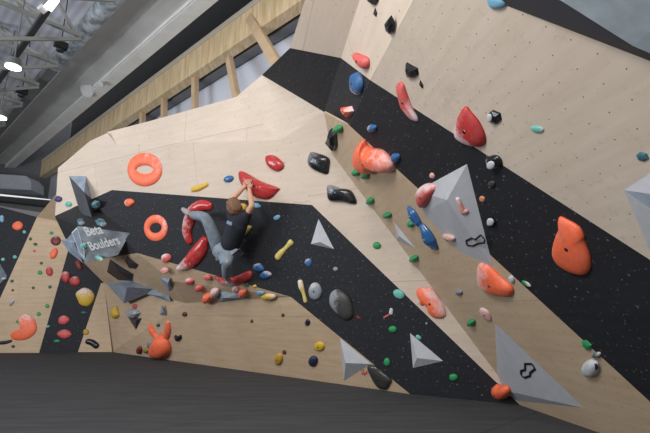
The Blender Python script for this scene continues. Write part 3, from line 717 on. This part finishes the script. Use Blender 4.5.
# --- left section of the wall
hold('large orange crescent hold low on the far left plywood', 'orange', [(18.5, 320), (24, 314), (32, 316.6), (37, 326), (34.6, 334), (25.4, 339.7), (14, 339.7), (10.4, 334), (18.5, 330.5), (21, 326)], h=.03, chalk=.1, cd=(0, 1), pl='Q')
hold('chunky yellow hold on the far left black stripe', 'yellow', [(76, 293.5), (81, 289), (85.5, 287.7), (92.4, 291), (94.7, 298), (89, 306), (81, 305), (78, 300)], h=.05, chalk=.4, cd=(0, 1.2), pl='Q')
sweep('black bean hold beside the far left stripe near the mat', 'black', [(88, 341.5, 2.8), (92, 342.5, 3), (96.5, 345.8, 3)], 0, glossy=True, pl='Q', bolt=False)
sweep('flat black bar hold at the left picture edge near the mat', 'black', [(-2, 343, 1.6), (5, 342.5, 1.8), (11, 341, 1.4)], 0, pl='Q', bolt=False)
LG = 'holds on the far left wall'
for x, y, rx, ry, an, hue, ch, lb in [
    (86, 332, 3, 3, 0, 'ochre', 0, 'small ochre hold above the black bean on far left plywood'),
    (56, 241, 5, 5, -20, 'darkred', .15, 'dark red hold topmost of the red ones by the sign'),
    (54, 253.5, 3.6, 5.8, 25, 'orange', 0, 'orange oval hold under the topmost dark red one'),
    (49.7, 271.5, 3.6, 4.6, 0, 'red', .1, 'red hold on far left plywood beside the stripe'),
    (79, 265, 3.2, 6, -25, 'darkred', 0, 'dark red hold at the top of the far left stripe'),
    (66, 277, 4.4, 5.6, 0, 'red', .4, 'left red and white hold of the pair on the far left stripe'),
    (75, 281, 5.2, 5, 0, 'red', .35, 'right red and white hold of the pair on the far left stripe'),
    (64, 320, 5.8, 4.6, -5, 'pinkred', .2, 'upper dusky coral hold of two low on the far left stripe'),
    (64.5, 334, 7, 4.6, 0, 'pinkred', .05, 'lower coral hold of two low on the far left stripe'),
    (57, 341, 3.2, 1.5, 0, 'green', 0, 'flat green foothold under the lower coral hold'),
    (84, 312.5, 3, 1.2, 0, 'teal', 0, 'flat dark teal foothold under the chunky yellow hold'),
    (48, 326.5, 1.8, 1.2, -20, 'turquoise', 0, 'tiny mint foothold left on the far left stripe'),
    (18, 226, 5.8, 4.6, -8, 'orange', .1, 'orange oval hold high on the far left black boards'),
    (2, 219, 2.4, 3.6, 0, 'lightblue', .3, 'light blue hold at the left edge of the picture'),
    (24.5, 232, 1.8, 1.6, 0, 'turquoise', .4, 'pale foothold under the orange oval on black boards'),
    (15, 257, 2.2, 1.8, 0, 'turquoise', 0, 'mint foothold on black boards near the plywood edge'),
    (3, 259.5, 2, 1.6, 0, 'turquoise', .5, 'pale foothold above the grey triangle at the left edge'),
    (3, 278.5, 3.4, 1.4, -5, 'white', .3, 'white foothold on the grey triangle at the left edge'),
    (30.5, 239, 1.6, 1.6, 0, 'darkgreen', 0, 'dark green foothold topmost on far left plywood'),
    (35.5, 244.3, 2, 1.6, 0, 'darkgreen', 0, 'dark green foothold second from the top on far left plywood'),
    (51.5, 233, 2, 1.6, 0, 'green', 0, 'green foothold above the topmost dark red hold'),
    (34.5, 251, 1.6, 1.5, 0, 'pinkred', 0, 'rose foothold on upper far left plywood'),
    (41.5, 263.2, 1.7, 1.5, 0, 'darkgreen', 0, 'dark green foothold above the emerald one'),
    (40, 272.6, 2.2, 2.2, 0, 'green', 0, 'emerald foothold left of the red hold'),
    (12, 281, 1.8, 1.6, 0, 'darkgreen', 0, 'dark green foothold near the black boards edge'),
    (12.8, 290.3, 1.5, 1.3, 0, 'brown', 0, 'reddish brown foothold beneath a dark green one at far left'),
    (33.3, 287.8, 1.6, 1.5, 0, 'darkgreen', 0, 'dark green foothold in the middle of far left plywood'),
    (50, 287, 1.9, 1.6, 0, 'darkgreen', 0, 'green foothold beside the stripe level with the red pair'),
    (47.3, 306, 2.2, 2, 0, 'green', 0, 'green foothold beside the stripe, upper of two'),
    (38.7, 314, 2.2, 2, 0, 'green', 0, 'green foothold beside the stripe, lower of two'),
    (18.5, 321.5, 2.6, 2, 0, 'green', 0, 'green foothold touching the orange crescent'),
    (13.3, 346.5, 1.8, 1.6, 0, 'darkgrey', 0, 'small dark foothold under the orange crescent'),
    (12, 303, 3.8, 1.6, -55, 'grey', .6, 'grey and white slanted foothold on far left plywood')]:
    hold(lb, hue, ell=(x, y, rx, ry, an), h=.06, chalk=ch, cd=(-.2, .4), pl='Q', group=LG, bolt=False)
hold('purple hold at the left edge of the upper plywood', 'purple', ell=(58.5, 199, 3.8, 3.2, 20), h=.06, chalk=.25, cd=(-1, .6), pl='M')
hold('mint faceted hold on plywood left of the tall dark volume', 'turquoise', ell=(69, 204, 3.6, 3, 0), h=.06, facet=True, chalk=.3, pl='M')
for x, y, rx, ry, lb in [(96, 205, 5, 5, 'grey green plate hold above the sign, upper one'), (101, 222.5, 6, 4, 'grey green plate hold above the lettering, right one'),
                         (81, 222, 4, 3.4, 'pale green hold left of the lettering'), (83.5, 246, 3.6, 4, 'green and white hold low on the sign'), (99, 258, 4.5, 2.6, 'mint hold on the lower edge of the sign')]:
    hold(lb, 'turquoise' if y > 230 else 'teal', ell=(x, y, rx, ry, 15), h=.04, chalk=.55, facet=True, group='pale plates on the sign prow')

# ------------------------------------------------------------------ the hall behind: beams, roof
def prism(bm, prof, s0, s1, mi=0):
    """profile in (q, z) swept along the hall"""
    a = [bm.verts.new(hall(q, s0, z)) for q, z in prof]; b_ = [bm.verts.new(hall(q, s1, z)) for q, z in prof]
    bm.faces.new(a); bm.faces.new(b_[::-1])
    for i in range(len(prof)):
        j = (i+1) % len(prof); f = bm.faces.new((a[j], a[i], b_[i], b_[j])); f.material_index = mi
def hallobj(name, prof, s0, s1, mat):
    bm = bmesh.new(); prism(bm, prof, s0, s1); return fin(bm, name, [mat])
WHITE = simple('white_plaster', srgb(206, 210, 222), .8, vary=.06, scale=1)
DARK = simple('dark_gap_panel', srgb(48, 49, 52), .8, vary=.15, scale=1)
GREYM = simple('mid_grey_panel', srgb(110, 112, 116), .7, vary=.1, scale=1)
tag(hallobj('wall_rear', [(5.5, 2.0), (5.6, 2.0), (5.6, 7.0), (5.5, 7.0)], -2, 22, WHITE), kind='structure')
# glulam beam with pale top edge
m, nt, b = newmat('glued_timber'); g = NT(nt); tc = g.n('ShaderNodeTexCoord')
mp = g.n('ShaderNodeMapping'); mp.inputs['Rotation'].default_value = (0, 0, math.atan2(-DL.y, DL.x)); mp.inputs['Scale'].default_value = (7, 1, .6); g.l(tc.outputs['Object'], mp.inputs[0])
c = g.mix(g.ramp(g.noise(mp.outputs[0], 2, 4, .6), .35, .65), srgb(228, 204, 166), srgb(198, 170, 128))
g.l(c, b.inputs['Base Color']); b.inputs['Roughness'].default_value = .6; GLU = m
bm = bmesh.new(); prism(bm, [(4.9, 6.71), (5.15, 6.71), (5.15, 7.36), (4.9, 7.36)], -3, 21.3)
tag(fin(bm, 'timber_beam', [GLU]), 'long yellowish timber beam running above the top of the climbing wall', 'beam')
tag(hallobj('rear_purlin', [(5.25, 6.7), (5.45, 6.7), (5.45, 7.3), (5.25, 7.3)], -3, 14, GREYM), 'grey steel purlin behind the timber beam over the white wall', 'beam')
tag(hallobj('shadow_panel', [(5.5, 7.0), (5.6, 7.0), (5.6, 9.6), (5.5, 9.6)], -4, 20, DARK), 'dark panel filling the shaded gap between the timber beam and the grey girder', 'panel')  # dark sheet standing in for the shade above the timber beam
tag(hallobj('pale_flashing', [(4.88, 7.36), (5.2, 7.36), (5.2, 7.5), (4.88, 7.5)], -3, 21.3, simple('pale_flashing_sheet', srgb(196, 186, 170), .6)), 'pale flashing strip lying on top of the timber beam', 'flashing')
# grey girder casing with lip, cable, floodlight
GIR = simple('grey_girder_casing', srgb(212, 210, 206), .6, vary=.12, scale=1.5)
gd = empty('girder_casing', hall(4, 0, 7.5)); tag(gd, 'wide grey girder casing running diagonally under the roof', 'girder')
def kid(o, parent): reparent(o, parent, Matrix.Translation(parent.location))
cs = hallobj('casing', [(4.35, 7.62), (4.35, 8.97), (3.1, 8.97), (3.1, 7.62), (3.25, 7.62), (3.25, 7.72), (3.62, 7.72), (3.66, 7.66), (4.08, 7.66)], -4, 26, GIR); kid(cs, gd)
lp = hallobj('lip', [(4.05, 7.49), (4.38, 7.49), (4.38, 7.66), (4.05, 7.66)], -4, 26, simple('pale_girder_lip', srgb(240, 239, 234), .5, vary=.12, scale=3)); kid(lp, gd)
bm = bmesh.new(); tube(bm, [hall(4.03, s, 7.53+.01*math.sin(s*3)) for s in [x*.5 for x in range(-6, 44)]], .012, 6); cb = fin(bm, 'cable', [CHALKW]); kid(cb, gd)
# floodlight and camera on the lip
fp = atq(87, 90, 3.95); fe = empty('floodlight', fp); tag(fe, 'white boxy floodlight fixed to the grey girder', 'floodlight')
bm = bmesh.new(); dF = Vector((-.1, -.8, -.55)).normalized()
X = Vector((0, 0, 1)).cross(dF).normalized(); Y = dF.cross(X)
def oct_(bm, c, r, d, X, Y, D, k=8, sx=1.0):
    a = [bm.verts.new(c+X*r*sx*math.cos(i*2*math.pi/k+.4)+Y*r*math.sin(i*2*math.pi/k+.4)) for i in range(k)]
    b_ = [bm.verts.new(c+D*d+X*r*sx*.8*math.cos(i*2*math.pi/k+.4)+Y*r*.8*math.sin(i*2*math.pi/k+.4)) for i in range(k)]
    bm.faces.new(a); bm.faces.new(b_[::-1])
    for i in range(k): bm.faces.new((a[i], a[(i+1) % k], b_[(i+1) % k], b_[i]))
oct_(bm, fp, .22, -.14, X, Y, dF, 8); o = fin(bm, 'housing', [simple('white_plastic', srgb(214, 214, 212), .4)]); kid(o, fe)
bm = bmesh.new(); bar(bm, fp-dF*.13, fp+NN*.12+Vector((0, 0, .1)), .04, .04); o = fin(bm, 'bracket', [STEEL]); kid(o, fe)
cp = atq(101, 84, 3.98); bm = bmesh.new(); oct_(bm, cp, .07, -.14, X, Y, dF, 10)
tag(fin(bm, 'ceiling_camera', [simple('camera_shell', srgb(200, 200, 198), .4)]), 'small round white camera next to the floodlight', 'camera')
# corrugated duct
bm = bmesh.new(); n = 225; tube(bm, [hall(2.74, 2+i*.045, 7.29) for i in range(n)], [.17+.018*(i % 2) for i in range(n)], 14)
m, nt, b = newmat('foil_duct'); g = NT(nt); tc = g.n('ShaderNodeTexCoord')
c = g.mix(g.ramp(g.noise(tc.outputs['Object'], 5, 4), .4, .65), srgb(140, 148, 152), srgb(214, 222, 228)); g.l(c, b.inputs['Base Color']); b.inputs['Metallic'].default_value = .25; b.inputs['Roughness'].default_value = .4
tag(fin(bm, 'flexible_duct', [m]), 'ribbed silver duct running along the edge of the grey girder', 'duct')
tag(hallobj('duct_tray', [(2.62, 7.16), (2.86, 7.16), (2.86, 7.4), (2.62, 7.4)], 12.2, 27, STEEL), 'plain grey tray below the far end of the silver duct', 'tray')
# roof
m, nt, b = newmat('roof_deck'); g = NT(nt); tc = g.n('ShaderNodeTexCoord')
mp = g.n('ShaderNodeMapping'); mp.inputs['Rotation'].default_value = (0, 0, math.atan2(DL.x, DL.y)); g.l(tc.outputs['Object'], mp.inputs[0])
wv = g.n('ShaderNodeTexWave'); wv.inputs['Scale'].default_value = 1.6; g.l(mp.outputs[0], wv.inputs['Vector'])
c = g.mix(wv.outputs['Fac'], srgb(190, 190, 200), srgb(212, 212, 222)); g.l(c, b.inputs['Base Color']); b.inputs['Roughness'].default_value = .7
bm = bmesh.new(); prism(bm, [(-7, 8.2), (3.1, 8.2), (3.1, 8.3), (-7, 8.3)], 6.5, 40)
tag(fin(bm, 'ceiling', [m]), kind='structure')
ss = [7.9, 9.7, 11.3, 12.8, 14.4, 16.4, 18.6, 21.0, 23.6, 26.6]
truss_words = ['nearest', 'second nearest', 'third nearest', 'fourth nearest', 'fifth nearest', 'sixth nearest', 'seventh nearest', 'third farthest', 'second farthest', 'farthest']
for s, tw in zip(ss, truss_words):
    e = empty('roof_truss', hall(2.7, s, 6.92)); tag(e, f'grey steel roof truss, {tw} of the row under the roof', 'roof truss', 'roof trusses')
    bm = bmesh.new(); bar(bm, hall(2.62, s, 6.95), hall(-6, s, 6.95), .07, .08); kid(fin(bm, 'top_chord', [TRUSSM]), e)
    bm = bmesh.new(); bar(bm, hall(2.62, s, 6.88), hall(1.2, s, 6.16), .06, .07); bar(bm, hall(1.2, s, 6.16), hall(-6, s, 6.16), .06, .07); kid(fin(bm, 'bottom_chord', [TRUSSM]), e)
    q = 1.2
    while q > -5:
        for qa, za, qb, zb in ((q, 6.16, q-.8, 6.95), (q-.8, 6.95, q-1.6, 6.16)):
            bm = bmesh.new(); bar(bm, hall(qa, s, za), hall(qb, s, zb), .045, .045); kid(fin(bm, 'web_diagonal', [TRUSSM]), e)
        q -= 1.6
    for q1 in (2.5, 1.0):
        bm = bmesh.new(); bar(bm, hall(q1, s, 6.92), hall(q1-1.3, s+1.5, 8.18), .06, .06); kid(fin(bm, 'purlin_brace', [TRUSSM]), e)
        bm = bmesh.new(); bar(bm, hall(q1, s, 6.95), hall(q1-.9, s, 8.18), .06, .06); kid(fin(bm, 'roof_strut', [TRUSSM]), e)
# lighting track and lamps
p1 = O+ray(60, -8)*7.9; p2 = O+ray(15, 57)*9.6
dtr = (p2-p1).normalized()
RAIL = simple('dark_lighting_track', srgb(44, 44, 46), .5)
bm = bmesh.new(); bar(bm, p1-dtr*2, p2+dtr*6, .10, .10)
tag(fin(bm, 'lighting_track', [RAIL]), 'dark lighting track crossing below the roof trusses', 'lighting track')
LAMP = emis('lit_diffuser', (1, .98, .92, 1), 6)
def lamp(name, px, py, t, label, kind):
    c = O+ray(px, py)*t; e = empty(name, c); tag(e, label, 'lamp', 'lit lamps under the roof')
    bm = bmesh.new(); D = Vector((0, 0, 1))
    if kind == 'bar':
        a = O+ray(47.5, 9)*t; b2 = O+ray(56, -2)*t
        bar(bm, a, b2, .13, .05); kid(fin(bm, 'diffuser', [LAMP]), e)
        bm = bmesh.new(); bar(bm, a+D*.06, b2+D*.06, .16, .06); kid(fin(bm, 'housing', [STEEL]), e)
        bm = bmesh.new(); bar(bm, O+ray(40, 11)*t, O+ray(45, 7)*t, .12, .07); kid(fin(bm, 'driver_box', [simple('white_plastic', srgb(214, 214, 212), .4)]), e)
    else:
        r = .15
        oct_(bm, c, r, .03, Vector((1, 0, 0)), Vector((0, 1, 0)), D, 20); kid(fin(bm, 'diffuser', [LAMP]), e)
        bm = bmesh.new(); oct_(bm, c+D*.031, r*1.05, .16, Vector((1, 0, 0)), Vector((0, 1, 0)), D, 20); kid(fin(bm, 'housing', [STEEL]), e)
        bm = bmesh.new(); bar(bm, c+D*.18, Vector((c.x, c.y, 8.2)), .02, .02); kid(fin(bm, 'hanger', [STEEL]), e)
lamp('linear_lamp', 52, 3, 7.9, 'bright linear lamp at the top edge of the picture', 'bar')
lamp('round_lamp', 13, 67.5, 9.2, 'round lit lamp hanging left below the trusses', 'round')
lamp('round_lamp', -.5, 118, 10.8, 'round lit lamp cut by the left picture edge', 'round')
for px, py, t, lb in [(61, 45, 9.6, 'upper black loudspeaker under the roof beside the girder'), (22, 91, 11.5, 'lower black loudspeaker under the roof beside the girder')]:
    c = O+ray(px, py)*t; bm = bmesh.new(); bar(bm, c-NN*.13, c+NN*.13, .12, .15); oct_(bm, c-Vector((0, 0, .13)), .09, -.03, Vector((1, 0, 0)), Vector((0, 1, 0)), Vector((0, 0, 1)), 10)
    bar(bm, c+Vector((0, 0, .1)), Vector((c.x, c.y, 8.2)), .015, .015)
    tag(fin(bm, 'loudspeaker', [simple('black_plastic', srgb(34, 34, 36), .5)]), lb, 'loudspeaker', 'ceiling loudspeakers')
# studs behind the climbing wall
ST_ = 'timber studs behind the wall top'
def stud(pa, qa, pb, qb, wd, lb, mat=TIMBER):
    bm = bmesh.new(); bar(bm, atq(*pa, qa), atq(*pb, qb), wd, .12, up=NN)
    tag(fin(bm, 'timber_stud', [mat]), lb, 'stud', ST_)
stud((195, 66), 5.05, (195, 122), 5.05, .155, 'upright timber stud third from the left behind the wall top')
stud((164, 88), 5.05, (164, 132), 5.05, .15, 'upright timber stud second from the left behind the wall top')
stud((142.5, 100), 5.05, (142.5, 140), 5.05, .16, 'upright timber stud leftmost behind the wall top')
stud((250, 18), 4.95, (289, 84), 4.7, .2, 'thick slanted timber brace nearest the black corner panel')
stud((229, 58), 4.95, (239, 110), 4.6, .14, 'thin leaning timber stud left of the thick slanted brace')
# far end of the hall, seen at the left edge
def slab(name, poly, Yd, th, mat):
    bm = bmesh.new(); a = [bm.verts.new(atY(x, y, Yd)) for x, y in poly]; b_ = [bm.verts.new(atY(x, y, Yd)+Vector((0, th, 0))) for x, y in poly]
    bm.faces.new(a); bm.faces.new(b_[::-1])
    for i in range(len(a)):
        j = (i+1) % len(a); bm.faces.new((a[j], a[i], b_[i], b_[j]))
    return fin(bm, name, [mat])
tag(slab('wall_far', [(-120, 100), (70, 100), (70, 300), (-120, 300)], 19, .2, simple('far_wall_grey', srgb(120, 122, 128), .8)), kind='structure')
tag(slab('ventilation_box', [(-90, 168), (26, 176), (31, 181), (31, 190), (-90, 184)], 16.5, .8, simple('box_grey', srgb(190, 192, 200), .7)), 'grey ventilation box at the far end below the girder', 'ventilation box')
tag(slab('led_strip', [(-90, 189.5), (0, 194), (50, 199.3), (50, 200), (0, 195.6), (-90, 192)], 14.2, .05, emis('led_glow', (1, 1, 1, 1), .5)), 'thin lit strip on the dark rail at the far left', 'lamp')
tag(slab('dark_rail', [(-90, 192), (0, 196), (50, 200), (52, 207), (0, 201), (-90, 196)], 14.3, .2, DARK), 'dark rail above the far left climbing boards', 'rail')
tag(slab('grey_rail', [(-90, 197), (0, 202), (48, 208), (46, 213), (0, 207), (-90, 202)], 14.5, .2, STEEL), 'mid grey rail under the dark rail at far left', 'rail')
tag(slab('pale_board', [(-90, 201), (0, 206), (44, 213), (42, 222), (0, 216), (-90, 210)], 14.0, .1, simple('pale_board_paint', srgb(196, 192, 196), .7)), 'pale board just above the far left black boards', 'board')

# ------------------------------------------------------------------ the climber
def skin(name, chains, mat, parent=None, sub=2, root=0):
    """chains: list of lists of (key, point, radius); equal keys share a vertex"""
    keys = {}; V = []; Rr = []; E = []
    for ch in chains:
        prev = None
        for k, p, r in ch:
            if k not in keys:
                keys[k] = len(V); V.append(Vector(p)); Rr.append(r)
            if prev is not None: E.append((prev, keys[k]))
            prev = keys[k]
    me = bpy.data.meshes.new(name); me.from_pydata(V, E, []); o = link(name, me, [mat])
    md = o.modifiers.new('skin', 'SKIN'); md.use_smooth_shade = True; md.branch_smoothing = .3
    for i, sv in enumerate(me.skin_vertices[0].data):
        r = Rr[i]; sv.radius = (r, r) if not isinstance(r, tuple) else r
    me.skin_vertices[0].data[root].use_root = True
    ms = o.modifiers.new('sub', 'SUBSURF'); ms.levels = sub; ms.render_levels = sub
    bpy.context.view_layer.update()
    dg = bpy.context.evaluated_depsgraph_get(); me2 = bpy.data.meshes.new_from_object(o.evaluated_get(dg))
    me2.name = name; bpy.data.objects.remove(o)
    smooth(me2); o = link(name, me2, [] if len(me2.materials) else [mat], parent)
    return o
def W(px, py, h): return hit(N_, px, py, h)
def WM(px, py, h): return hit(M_, px, py, h)
J = dict(pel=W(226, 250, .34), lhip=W(218.5, 248, .31), rhip=W(229, 253, .34), waist=W(233, 239, .36), chest=W(237.5, 224, .40), upch=W(239, 215, .42),
         neck=W(238, 212, .42), hd0=W(236.5, 209, .44), hd1=W(234.5, 204.5, .45),
         lsh=W(229.5, 212.5, .40), lel=W(233, 198, .36), lwr=WM(244, 187.5, .20), lha=WM(246.5, 183.5, .16),
         rsh=W(247, 215, .38), rel=W(252, 205.5, .42), rwr=WM(249.6, 191, .20), rha=WM(249, 186.5, .17),
         lkn=W(205.5, 217, .50), lan=W(190, 214.5, .22), lto=W(182, 208.5, .16),
         rkn=W(227, 262, .56), ran=W(226.5, 280, .20), rto=W(233, 286.5, .14))
pe = empty('person', J['rto']); tag(pe, 'person in black shirt and blue grey trousers climbing with one foot hooked high', 'person')
def mid(a, b_, t=.5): return a+(b_-a)*t
j = J
handpts = lambda wr, ha: (mid(wr, ha, .6), ha)
body = [[('pel', j['pel'], .07), ('waist', j['waist'], .10), ('chest', j['chest'], .13), ('upch', j['upch'], .10), ('neck', j['neck'], .055), ('h0', j['hd0'], .07), ('hm', mid(j['hd0'], j['hd1']), .092), ('h1', j['hd1'], .085)],
        [('upch', 0, 0), ('lsh', j['lsh'], .062), ('lua', mid(j['lsh'], j['lel']), .05), ('lel', j['lel'], .042), ('lfa', mid(j['lel'], j['lwr'], .35), .042), ('lwr', j['lwr'], .027), ('lpalm', mid(j['lwr'], j['lha'], .8), .036)],
        [('upch', 0, 0), ('rsh', j['rsh'], .062), ('rua', mid(j['rsh'], j['rel']), .05), ('rel', j['rel'], .042), ('rfa', mid(j['rel'], j['rwr'], .35), .042), ('rwr', j['rwr'], .027), ('rpalm', mid(j['rwr'], j['rha'], .8), .036)],
        [('pel', 0, 0), ('lhip', j['lhip'], .06), ('lth', mid(j['lhip'], j['lkn'])+Vector((.02, 0, -.03)), .066), ('lkn', j['lkn'], .052), ('lca', mid(j['lkn'], j['lan'], .35), .05), ('lan', j['lan'], .036)],
        [('pel', 0, 0), ('rhip', j['rhip'], .06), ('rth', mid(j['rhip'], j['rkn']), .066), ('rkn', j['rkn'], .052), ('rca', mid(j['rkn'], j['ran'], .35), .05), ('ran', j['ran'], .036)]]
bo = skin('body', body, SKIN); pw = Matrix.Translation(pe.location); reparent(bo, pe, pw)
def fingers(wr, ha, side):
    d = (ha-wr).normalized(); n = M_[0]; s = d.cross(n).normalized()*side; base = mid(wr, ha, .8)
    for k, (off, ln) in enumerate([(-.030, .062), (-.010, .072), (.010, .068), (.029, .055)]):
        a = base+s*off*.8; b_ = base+s*off+d*.045; c = b_+d*ln*.45-n*ln*.25; e = c+d*ln*.15-n*ln*.5
        f = skin('finger', [[('a', a, .010), ('b', b_, .0095), ('c', c, .009), ('e', e, .008)]], SKIN, sub=1); reparent(f, pe, pw)
    a = base-d*.02-s*.02; b_ = a-s*.035+d*.025; c = b_+d*.03-n*.02
    f = skin('thumb', [[('a', a, .012), ('b', b_, .011), ('c', c, .009)]], SKIN, sub=1); reparent(f, pe, pw)
fingers(j['lwr'], j['lha'], 1); fingers(j['rwr'], j['rha'], -1)
SHIRT = simple('black_cotton_shirt', srgb(34, 37, 48), .85, vary=.25, scale=12)
PANT = simple('blue_grey_trousers', srgb(134, 146, 158), .85, vary=.35, scale=14, bump=.3)
sh = skin('shirt', [[('wa0', mid(j['pel'], j['waist'], .1), .16), ('waist', j['waist'], .155), ('chest', j['chest'], .172), ('upch', j['upch'], .15), ('nk', mid(j['upch'], j['neck'], .7), .07)],
                    [('upch', 0, 0), ('lsh', j['lsh'], .078), ('lua', mid(j['lsh'], j['lel'], .5), .066)],
                    [('upch', 0, 0), ('rsh', j['rsh'], .078), ('rua', mid(j['rsh'], j['rel'], .55), .066)]], SHIRT); reparent(sh, pe, pw)
tr = skin('trousers', [[('pel', mid(j['pel'], j['waist'], .05), .165), ('lhip', j['lhip'], .118), ('lth', mid(j['lhip'], j['lkn'])+Vector((.02, 0, -.03)), .098), ('lkn', j['lkn'], .08), ('lca', mid(j['lkn'], j['lan'], .4), .08), ('lan', mid(j['lkn'], j['lan'], .86), .064)],
                       [('pel', 0, 0), ('rhip', j['rhip'], .122), ('rth', mid(j['rhip'], j['rkn']), .092), ('rkn', j['rkn'], .074), ('rca', mid(j['rkn'], j['ran'], .4), .08), ('ran', mid(j['rkn'], j['ran'], .86), .064)]], PANT); reparent(tr, pe, pw)
SHOE = simple('climbing_shoe', srgb(176, 168, 172), .6, vary=.4, scale=18)
for an, to in (('lan', 'lto'), ('ran', 'rto')):
    s_ = skin('shoe', [[('a', j[an], .044), ('h', mid(j[an], j[to], .25), .05), ('m', mid(j[an], j[to], .65), .044), ('t', j[to], .028)]], SHOE); reparent(s_, pe, pw)
# hair over crown and back of the head, face turned to the wall
hc = mid(j['hd0'], j['hd1'], .62); HAIR = simple('brown_hair', srgb(142, 104, 80), .7, vary=.5, scale=40, bump=.6)
upv = (j['hd1']-j['hd0']).normalized(); outv = (N_[0]-upv*N_[0].dot(upv)).normalized(); sdv = upv.cross(outv)
bm = bmesh.new(); bmesh.ops.create_icosphere(bm, subdivisions=4, radius=1)
for v in bm.verts:
    x, y, z = v.co; k = 1+.06*math.sin(9*x+4*z)*math.cos(7*y)+random.uniform(-.02, .02)
    if y < -.35: k *= .82          # towards the face: under the brow
    v.co = hc+(sdv*x*.105+outv*(y*.116+.012)+upv*(z*.130))*k
hr = fin(bm, 'hair', [HAIR], sm=True); reparent(hr, pe, pw)
# face details on the side towards the wall
fc = hc-outv*.085-upv*.02
for nm, off, r, mt in (('nose', upv*-.01-outv*.02, .016, SKIN), ('mouth', upv*-.05-outv*.004, .014, simple('lips', srgb(176, 96, 92), .5)), ('eye', sdv*.03+upv*.02, .011, simple('eye_white', srgb(230, 230, 228), .3)), ('eye', sdv*-.03+upv*.02, .011, simple('eye_white', srgb(230, 230, 228), .3)), ('ear', sdv*.088+outv*.085, .026, SKIN), ('ear', sdv*-.088+outv*.085, .026, SKIN)):
    bm = bmesh.new(); bmesh.ops.create_icosphere(bm, subdivisions=2, radius=r, matrix=Matrix.Translation(fc+off)); o = fin(bm, nm, [mt], sm=True); reparent(o, pe, pw)
# pale print on the shirt back
pc = W(229, 223.5, .53)
bm = bmesh.new(); a_ = W(227, 222, .60); b2 = W(232, 224, .60); bar(bm, a_, b2, .045, .01, up=N_[0]); o = fin(bm, 'shirt_print', [simple('pale_print', srgb(120, 140, 165), .7)]); reparent(o, pe, pw)
